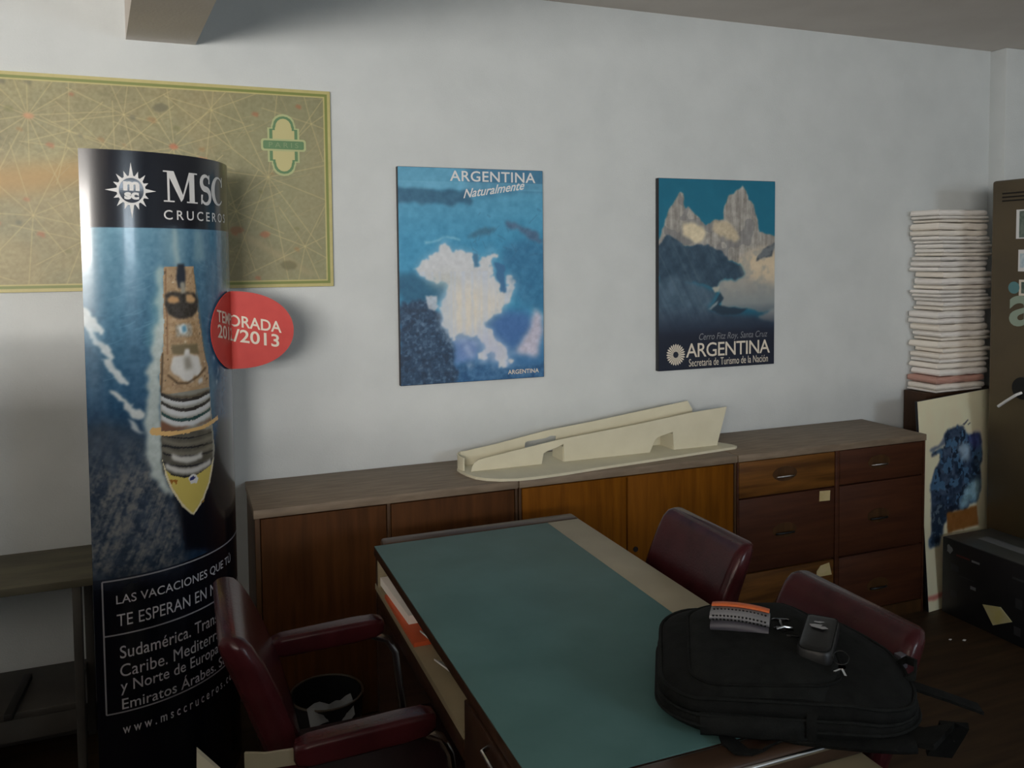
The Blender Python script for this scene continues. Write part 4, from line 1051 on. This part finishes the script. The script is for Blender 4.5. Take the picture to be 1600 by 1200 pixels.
strap([bag(-.11, -.125, .004), bag(-.105, -.165, .003), bag(-.085, -.190, .0015), bag(-.060, -.188, .0015), bag(-.035, -.165, .003), bag(.0, -.135, .004)], uv_ * .022 + nv * .016, .004, 'shoulder_strap')
strap([bag(.16, -.10, .006), bag(.215, -.12, .012), bag(.250, -.105, .020), bag(.268, -.070, .012), bag(.272, -.04, -.02), bag(.260, -.02, -.070)], [nv * .05, nv * .05, nv * .035 + uv_ * .025, uv_ * .045, uv_ * .042, uv_ * .04], .010, 'shoulder_strap')
strap([bag(.17, .06, .010), bag(.235, .055, .012), bag(.290, .048, .000), bag(.345, .036, -.012)], nv * .032, .005, 'waist_strap')
strap([bag(.190, -.01, .040), bag(.222, -.01, .062), bag(.232, .02, .070), bag(.224, .05, .062), bag(.192, .05, .040)], Vector((0, 0, .014)), .005, 'grab_handle', 'bag2')
mb = MB(); mb.box(bag(.224, .085, .040) - Vector((.009, .009, .010)), bag(.224, .085, .040) + Vector((.009, .009, .016)), .003)
mb.build('buckle', M['dark_grey_hard'], t)
mb = MB(); rings = []                                          # padded back panel showing under the near side
for x in np.linspace(-.02, .190, 10):
    s = math.sin((x + .02) / .21 * math.pi) ** .5
    rings.append([bag(x, -.12, .001), bag(x, -.145 - .006 * s, .001), bag(x, -.150 - .010 * s, .002), bag(x, -.150 - .013 * s, .009), bag(x, -.140, .016), bag(x, -.12, .016)])
mb.loft(rings); mb.build('back_padding', M['bag'], t, angle=80)

# things lying on the backpack
zt = .1060
t = thing('hard_case', 'small grey rounded case with an orange dotted edge lying on the backpack', 'case', tuple(bag(-.070, .027, zt)))
def cs(a, b, c):   # local: a along, b across, c up; slightly arched
    return bag(-.070, .034, zt - .001) + Vector((math.cos(-.72) * a - math.sin(-.72) * b, math.sin(-.72) * a + math.cos(-.72) * b, c - 1.6 * a * a - .002))
def arched(b0, b1, z0, z1, half, name, m, edge=.006):
    mb = MB(); rings = []
    for a in np.linspace(-half, half, 13):
        k = 1 - .25 * (abs(a) / half) ** 6
        prof = [(b0, z0 + edge), (b0 + edge, z0), (b1 - edge, z0), (b1, z0 + edge), (b1, z1 - edge), (b1 - edge, z1), (b0 + edge, z1), (b0, z1 - edge)]
        zc = (z0 + z1) / 2
        rings.append([cs(a, b, zc + (z - zc) * k) for b, z in prof])
    return mb.loft(rings).build(name, m, t, angle=60)
arched(-.022, .022, 0, .020, .052, 'lower_shell', M['dark_grey_hard'])
arched(-.0225, .0225, .0205, .038, .053, 'upper_shell', M['grey_hard'])
arched(.004, .0215, .0385, .043, .052, 'orange_cover', M['orange_hard'], .002)
mb = MB()
for row, (bb, zz) in enumerate(((-.0232, .033), (-.0232, .026), (-.006, .0385))):
    for a in np.linspace(-.046, .046, 15): 
        p = cs(a, bb, zz); mb.box(p - Vector((.0013, .0013, .0013)), p + Vector((.0013, .0013, .0013)))
mb.build('dotted_rows', M['dark_metal'], t, smooth=False)['kind'] = 'stuff'
t = thing('sunglasses', 'shiny black sunglasses with bright glints, between the grey case and the key pouch', 'sunglasses', tuple(bag(.012, .034, zt)))
for dv in (.020, -.020):
    c = bag(.006, .034 + dv * .9, zt + .004); mb = MB(); rings = []
    for k, r in ((-.004, .6), (-.002, 1), (.002, 1), (.004, .6)):
        rings.append([c + uv_ * (.018 * r * x) + Vector((0, 0, .011 * r * y)) + nv * (k + .006 * x * x) for x, y in rrect(1, 1, .7, 6)])
    mb.loft(rings).build('lens', M['black_gloss'], t)
MB().tube([bag(.004, .020, zt + .012), bag(.002, .034, zt + .015), bag(.004, .048, zt + .012)], .0028, 8).build('bridge', M['black_gloss'], t)
for dv in (.036, -.036):
    MB().tube([bag(.008, .034 + dv, zt + .008), bag(.026, .034 + dv, zt + .006), bag(.044, .034 + dv * .8, zt + .002)], .0026, 8).build('temple', M['black_gloss'], t)
MB().tube([bag(-.008, .006, zt + .015), bag(.006, .010, zt + .0185), bag(.020, .014, zt + .015)], .0022, 8).build('metal_trim', M['chrome'], t)
t = thing('key_pouch', 'black leather key pouch with grey marks on the backpack', 'pouch', tuple(bag(.060, -.018, zt)))
KA = math.radians(-139)
ck, sk = math.cos(KA), math.sin(KA)
def kp(a, b, c): return bag(.060, -.018, zt - .004) + Vector((ck * a - sk * b, sk * a + ck * b, c))
mb = MB(); rings = []
for c, ins in ((0, .006), (.004, 0), (.022, 0), (.028, .003), (.031, .010)):
    rings.append([kp(x, y, c - .006 * (x / .06)) for x, y in rrect(.062 - ins, .029 - ins, .008, 5, .018)])
mb.loft(rings).build('pouch', M['black_leather'], t, angle=60)
MB().tube([kp(x, y, .0275 - .006 * (x / .06)) for x, y in rrect(.0595, .0265, .008, 5, .016)], .0012, 6, True).build('seam', M['bag2'], t)
mb = MB()
for q in ([(-.030, -.014), (-.012, -.018), (-.004, -.012), (-.010, -.006), (-.016, -.008), (-.014, .000), (-.026, -.002), (-.034, -.006)], [(-.028, .004), (-.018, .004), (-.012, .012), (-.004, .012), (-.004, .018), (-.016, .018), (-.022, .010), (-.028, .010)]):
    mb.flat(q, lambda x, y: kp(-y * 1.1 - .022, x * 1.1 + .020, .0345))
mb.build('grey_mark', M['mark_grey'], t, smooth=False)
mb = MB()
t = thing('keys', 'small silver keys on a ring hanging beside the black key pouch', 'keys', tuple(kp(.060, .048, .002)))
MB().tube([kp(.046 + .013 * math.cos(a), .042 + .013 * math.sin(a), .012 - .006 * math.cos(a)) for a in np.linspace(0, 2 * math.pi, 21)[:-1]], .0008, 6, True).build('key_ring', M['dark_metal'], t)
for da, l in ((.1, .034), (-.5, .030)):
    k0 = Vector((.058, .046)); dv = Vector((math.cos(da), math.sin(da) + .15))
    mb = MB(); mb.prism([(x, y) for x, y in rrect(.007, .006, .004, 4)], lambda x, y: kp(k0.x + .006 + x, k0.y + y, .003), lambda x, y: kp(k0.x + .006 + x, k0.y + y, .005))
    e = k0 + dv * l; mb.prism([(k0.x + .010, k0.y - .002), (e.x, e.y - .002), (e.x, e.y + .002), (k0.x + .010, k0.y + .002)], lambda x, y: kp(x, y, .0025), lambda x, y: kp(x, y, .0045))
    mb.build('key', M['chrome'], t)

# ------------------------------------------------------------------ left side: low open console, bin, leaning board
t = thing('console_shelf', 'low open shelf with a worn cream top, at the far left under the map', 'shelf', (-.75, 2.86, 0))
MB().box((-1.35, 2.700, .598), (-.268, 3.025, .622), .003).build('top', M['console_top'], t)
MB().box((-1.34, 2.720, .226), (-.330, 3.010, .248), .003).build('lower_shelf', M['console'], t)
MB().box((-1.34, 2.722, .160), (-.330, 2.740, .226), .002).build('front_rail', M['console'], t)
for x in (-1.345, -.332):
    MB().box((x, 2.705, 0), (x + .024, 2.735, .598), .003).build('leg', M['console'], t)
    MB().box((x, 2.985, 0), (x + .024, 3.012, .598), .003).build('leg', M['console'], t)
o = MB().box((-.012, -.125, 0), (.012, .125, .020), .003).build('wooden_batten', M['console_dark']); o.location = (-.494, 2.800, .2482); o.rotation_euler = (0, 0, -.05)
tag(o, 'dark batten lying on the lower shelf at the far left', 'batten')
t = thing('waste_bin', 'round black waste bin on the floor beyond the left armchair', 'bin', (.352, 2.395, 0))
mb = MB(); rings = []; cx, cy = .352, 2.395
circ3 = lambda r, z, n=32: [(cx + r * math.cos(2 * math.pi * k / n), cy + r * math.sin(2 * math.pi * k / n), z) for k in range(n)]
mb.loft([circ3(.085, 0), circ3(.104, .296), circ3(.100, .296), circ3(.082, .006)]).build('bucket', M['bin'], t)
MB().tube(circ3(.103, .298), .0035, 8, True).build('rim', M['bulb'], t)
mb = MB(); rings = []
for k in range(9):
    u = k / 8; rings.append([(cx - .062 + .125 * u, cy - .116 + .022 * u - .012 * math.sin(u * 9), .262 + .012 * math.sin(u * 7)), (cx - .068 + .130 * u, cy - .090 + .020 * u, .3035 + .006 * math.sin(u * 11 + 1)), (cx - .058 + .120 * u, cy - .055 + .015 * u, .292 + .010 * math.sin(u * 8)),
                             (cx - .058 + .120 * u, cy - .055 + .015 * u, .290 + .010 * math.sin(u * 8)), (cx - .068 + .130 * u, cy - .089 + .020 * u, .3015 + .006 * math.sin(u * 11 + 1)), (cx - .062 + .125 * u, cy - .114 + .022 * u - .012 * math.sin(u * 9), .262 + .012 * math.sin(u * 7))])
o = mb.loft(rings).build('crumpled_paper', M['box_grey']); tag(o, 'crumpled greyish paper hanging over the rim of the black waste bin', 'paper')
o = MB().prism([(-.022, 0), (-.002, .690), (.34, .275), (.34, 0)], lambda x, z: Vector((x, 1.515 + .02 * z, z)), lambda x, z: Vector((x, 1.530 + .02 * z, z))).build('offcut_board', M['card_cream'], smooth=False)
tag(o, 'cream board with a slanted top leaning in the lower left corner by the armchair', 'board')

# ------------------------------------------------------------------ right corner: blue poster board, paper pile, locker, black carton
def paint_blue(X, Y):
    d = BLUE; p = Paint(X, Y, (206, 198, 170), 41, 40, 12)
    p.img += ((p.n(24) - .5) * 10)[..., None]
    p.poly(d['body'], (46, 62, 84), 1, 1, 1, 36, 7)
    p.put(p.mask(d['body'], 1, 2) * (p.n(10, 5) > .56), (70, 108, 140), .7); p.put(p.mask(d['body'], 1, 2) * (p.n(7, 6) > .62), (16, 24, 40), .75)
    p.poly(d['dark1'], (20, 34, 52), 1, 2, .8, 16); p.put(p.mask(d['dark1'], 1, 1) * (p.n(5, 9) > .6), (110, 124, 132), .6)
    p.poly(d['lav'], (64, 70, 130), 1.4, 3, .7, 16); p.poly(d['pale1'], (150, 172, 190), 1.4, 3, .85, 18); p.poly(d['pale2'], (140, 176, 188), 1.8, 3, .8, 34)
    p.poly(d['limb'], (70, 84, 110), .8, 1, .8); p.poly(d['brown'], (126, 82, 38), .3, 1, 1, 10)
    p.poly(d['spl1'], (60, 66, 80), .3, 0, .8); p.poly(d['spl2'], (60, 66, 80), .3, 0, .8)
    p.poly(d['red'], (176, 92, 84), .3, 1, .8)
    return p
TLc, TRc, BLc, BRc = [Vector(v) for v in ((3.003, 2.750, .900), (3.50, 2.798, .920), (2.968, 2.640, 0.0), (3.335, 2.676, 0.0))]
BRc = BLc + (TRc - TLc) + Vector((0, 0, -.02)); BRc.z = 0.0
nb = (TRc - TLc).cross(TLc - BLc).normalized()
if nb.y > 0: nb = -nb
t = thing('poster_board', 'cream poster board with a dark blue animal-like blot, leaning beside the drawers', 'poster', (3.0, 2.70, 0))
MB().loft([[BLc, BRc, TRc, TLc], [v - nb * .012 for v in (BLc, BRc, TRc, TLc)]]).build('board', dark_edge, t, smooth=False)
w, h = 150, 260; P = np.zeros((h, w, 3)); 
for j in range(h):
    v = j / (h - 1)
    a = TLc.lerp(BLc, v); b = TRc.lerp(BRc, v)
    for i in range(w): P[j, i] = a.lerp(b, i / (w - 1)) + nb * .0012
UW = .46
X, Y = np.meshgrid(np.linspace(0, 1130, w), np.linspace(0, 1000, h))
grid_mesh('picture', P, paint_blue(X, Y).linear(1.5), M['print'], t)

tag(MB().box((3.20, 2.880, 0), (3.66, 3.010, .905), .004).build('stand', M['stand']), 'dark wooden stand hidden in the corner under the tall paper pile', 'stand')
rnd = random.Random(12); z = .908
def bundle(seed):
    r = random.Random(seed); base = MB(); rings = []
    N = 14; off = [[r.uniform(-.006, .004) for _ in range(2 * N)] for _ in range(5)]
    sag = [(.10 * math.sin(i * .9 + seed) + r.uniform(-.08, .08)) for i in range(2 * N)]
    for j, (c, ins) in enumerate(((0, .010), (.14, .002), (.5, 0), (.86, .002), (1, .009))):
        out = [(-.155 + .31 * i / (N - 1), -.082) for i in range(N)] + [(.155 - .31 * i / (N - 1), .082) for i in range(N)]
        rg = []
        for i, (x, y) in enumerate(out):
            kx_ = 1 - ins / .155 - (.03 if abs(x) > .15 else 0) * 0
            rg.append((x * kx_ + .155 + (off[j][i] if abs(x) > .15 else 0), y * (1 - ins / .082) + .080 + (off[j][i] * .6 if y < 0 else 0), c * .9 + sag[i] * (.35 if c > .5 else .30)))
        rings.append(rg)
    return base.loft(rings).build('paper_bundle', M['paper'], None, angle=60)
protos = [bundle(3)]; proto_p = protos[0]
heights = [.012, .030, .034] + [rnd.choice([.016, .022, .028, .034, .020]) for _ in range(40)]
i = 0
meshes = [proto_p.data]
for sd in (5, 8, 13, 21):
    q = bundle(sd); meshes.append(q.data); bpy.data.objects.remove(q)
def bundle_mesh(k): return meshes[k]
first = True
while z < 1.722:
    hgt = heights[i]
    o = proto_p if first else proto_p.copy()
    if not first: COL.objects.link(o)
    first = False
    if i in (1, 2, 3, 4): o.data = bundle_mesh(i)
    elif i: o.data = meshes[rnd.randrange(5)]
    if i in (1, 2) or rnd.random() < .45:
        o.data = o.data.copy(); o.data.materials.clear(); o.data.materials.append(M['paper_pink'] if i == 2 else M['paper2'])
    dx = rnd.uniform(-.012, .026)
    if i in (0, 1): dx = -.012
    if i == 12: dx = -.016
    o.location = (3.236 + dx, 2.848 + rnd.uniform(-.004, .006), z); o.rotation_euler = (0, 0, rnd.uniform(-.04, .04))
    o.scale = (1, 1, hgt - .0006)
    tag(o, 'folded cream paper bundle in the tall pile beside the brown locker', 'papers', 'paper bundles in the tall pile')
    if i == 2: o['label'] = 'pinkish folder near the bottom of the tall paper pile, just above the poster board'
    if i == 0: o['label'] = 'lowest paper bundle of the tall pile, resting on the stand'
    z += hgt; i += 1
o = proto_p.copy(); COL.objects.link(o); o.location = (3.222, 2.846, z); o.scale = (1, 1, .028); o.rotation_euler = (0, 0, .01)
tag(o, 'thick white paper bundle on the very top of the tall pile', 'papers', 'paper bundles in the tall pile')

LX, LY1, LY0, LZ = 3.325, 2.664, 1.80, 1.872
t = thing('locker', 'brown metal locker with stickers and a pale letter a, at the right edge', 'locker', (3.57, 2.25, 0))
MB().box((LX + .004, LY0, .03), (3.85, LY1, LZ), .012, 3).build('body', M['steel_brown'], t)
dr = MB().box((LX, LY0 + .015, .08), (LX + .012, LY1 - .022, LZ - .05), .004).build('door', M['steel_brown'], t)
mb = MB()
for k in range(3): mb.box((LX - .0012, 2.34, LZ - .062 + .0 - k * .016), (LX + .001, LY1 - .055, LZ - .056 - k * .016))
mb.build('vent_slots', M['gap'], dr, smooth=False)
for y in (LY0 + .04, LY1 - .04): MB().cyl((3.40, y, 0), (3.40, y, .032), .018).build('foot', M['dark_metal'], t)
for y in (LY0 + .04, LY1 - .04): MB().cyl((3.80, y, 0), (3.80, y, .032), .018).build('foot', M['dark_metal'], t)
kx = .976
def lk(y, z): return (y * kx, 1.55 + (z - 1.55) * kx)
def sticker(y0, z0, y1, z1, m, name='sticker', par=None, off=.0010):
    (a, b), (c, d) = lk(y0, z0), lk(y1, z1)
    return MB().box((LX - off, min(a, c), min(b, d)), (LX + .0005, max(a, c), max(b, d))).build(name, m, par or dr, smooth=False)
s = sticker(2.520, 1.617, 2.603, 1.744, M['white_ink']); sticker(2.520, 1.622, 2.588, 1.738, M['sticker_dark'], 'sticker_print', s, .0016)
s = sticker(2.50, 1.474, 2.590, 1.569, M['white_ink']); sticker(2.50, 1.490, 2.582, 1.552, M['sticker_blue'], 'sticker_print', s, .0016)
s = sticker(2.50, 1.368, 2.584, 1.438, M['cream_ink']); sticker(2.51, 1.378, 2.573, 1.428, M['sticker_dark'], 'sticker_print', s, .0016)
yc, zc = lk(2.608, 1.402); MB().cyl((LX - .0012, yc, zc), (LX + .0005, yc, zc), .026, 28).build('round_sticker', M['teal_sticker'], dr)
ya, za = lk(2.628, 1.232); yb, zb2 = lk(2.470, 1.368)
lettering(MB(), 'a', 0, za, .125, zb2, lambda x, z: Vector((LX - .0014, ya - x, z)), offset=.02).build('letter', M['letter_a'], dr, smooth=False)
yc, zc = lk(2.553, .962)
e = MB().cyl((LX - .008, yc, zc), (LX + .001, yc, zc), .048, 28).build('lock_plate', M['dark_metal'], dr)
y1, z1 = lk(2.655, .868); y2, z2 = lk(2.568, .933)
MB().tube([(LX - .022, y1, z1), (LX - .026, (y1 + y2) / 2, (z1 + z2) / 2), (LX - .024, y2, z2), (LX - .006, y2 - .012, z2 + .010)], .0062, 10).build('lever_handle', M['white_ink'], dr)

t = thing('carton', 'black printed carton on the floor in front of the brown locker', 'box', (3.18, 2.35, 0))
CX0, CX1, CY0, CY1, CZ = 3.030, 3.318, 2.09, 2.628, .330
MB().box((CX0, CY0, 0), (CX1, CY1, CZ), .003).build('carton_body', M['box_black'], t)
MB().box((CX0 + .004, CY0 + .004, CZ - .001), (CX1 - .004, CY1 - .004, CZ + .0015), .001).build('top_flap', M['box_top'], t)
MB().box((CX0 + .11, CY0 + .01, CZ + .001), (CX0 + .17, CY1 - .08, CZ + .0025), .0005).build('packing_tape', M['box_grey'], t)
fx = lambda off=.0010: (lambda y, z: Vector((CX0 - off, y, z)))
MB().flat([(2.592 - .014 * math.cos(a) * (1 + .25 * math.cos(3 * a)), .286 + .018 * math.sin(a) * (1 + .2 * math.sin(4 * a))) for a in np.linspace(0, 6.28, 20)[:-1]], fx()).build('printed_logo', M['box_grey'], t, smooth=False)
def mark(y0, z0, y1, z1, m, name='printed_mark'): MB().flat([(y0, z0), (y1, z0), (y1, z1), (y0, z1)], fx()).build(name, m, t, smooth=False)
mark(2.558, .268, 2.492, .276, M['box_red']); mark(2.484, .266, 2.446, .275, M['box_grey'])
mark(2.585, .200, 2.545, .228, M['box_dim']); mark(2.585, .085, 2.552, .115, M['box_dim']); mark(2.488, .150, 2.462, .164, M['box_grey']); mark(2.540, .186, 2.47, .190, M['box_dim'])
mark(2.30, .262, 2.245, .272, M['box_dim']); mark(2.285, .150, 2.255, .190, M['box_dim']); mark(2.29, .04, 2.26, .075, M['box_dim'])
MB().prism([(2.428, .108), (2.347, .128), (2.296, .088), (2.379, .040)], lambda y, z: Vector((CX0 - .0030, y, z)), lambda y, z: Vector((CX0 - .0008, y, z))).build('stuck_note', M['note'], t, smooth=False)

for i, (x, y, r) in enumerate(((2.832, 2.412, .007), (2.879, 2.386, .009))):
    o = MB().prism([(r, 0), (.3 * r, .7 * r), (-r, .3 * r), (-.4 * r, -.6 * r)], lambda a, b: Vector((a, b, .0005)), lambda a, b: Vector((a, b, .003))).build('paper_scrap', M['paper'], smooth=False)
    o.location = (x, y, 0); tag(o, ('tiny white scrap on the floor, the left of two before the carton', 'tiny white scrap on the floor, the right of two before the carton')[i], 'scrap', 'paper scraps on the floor')
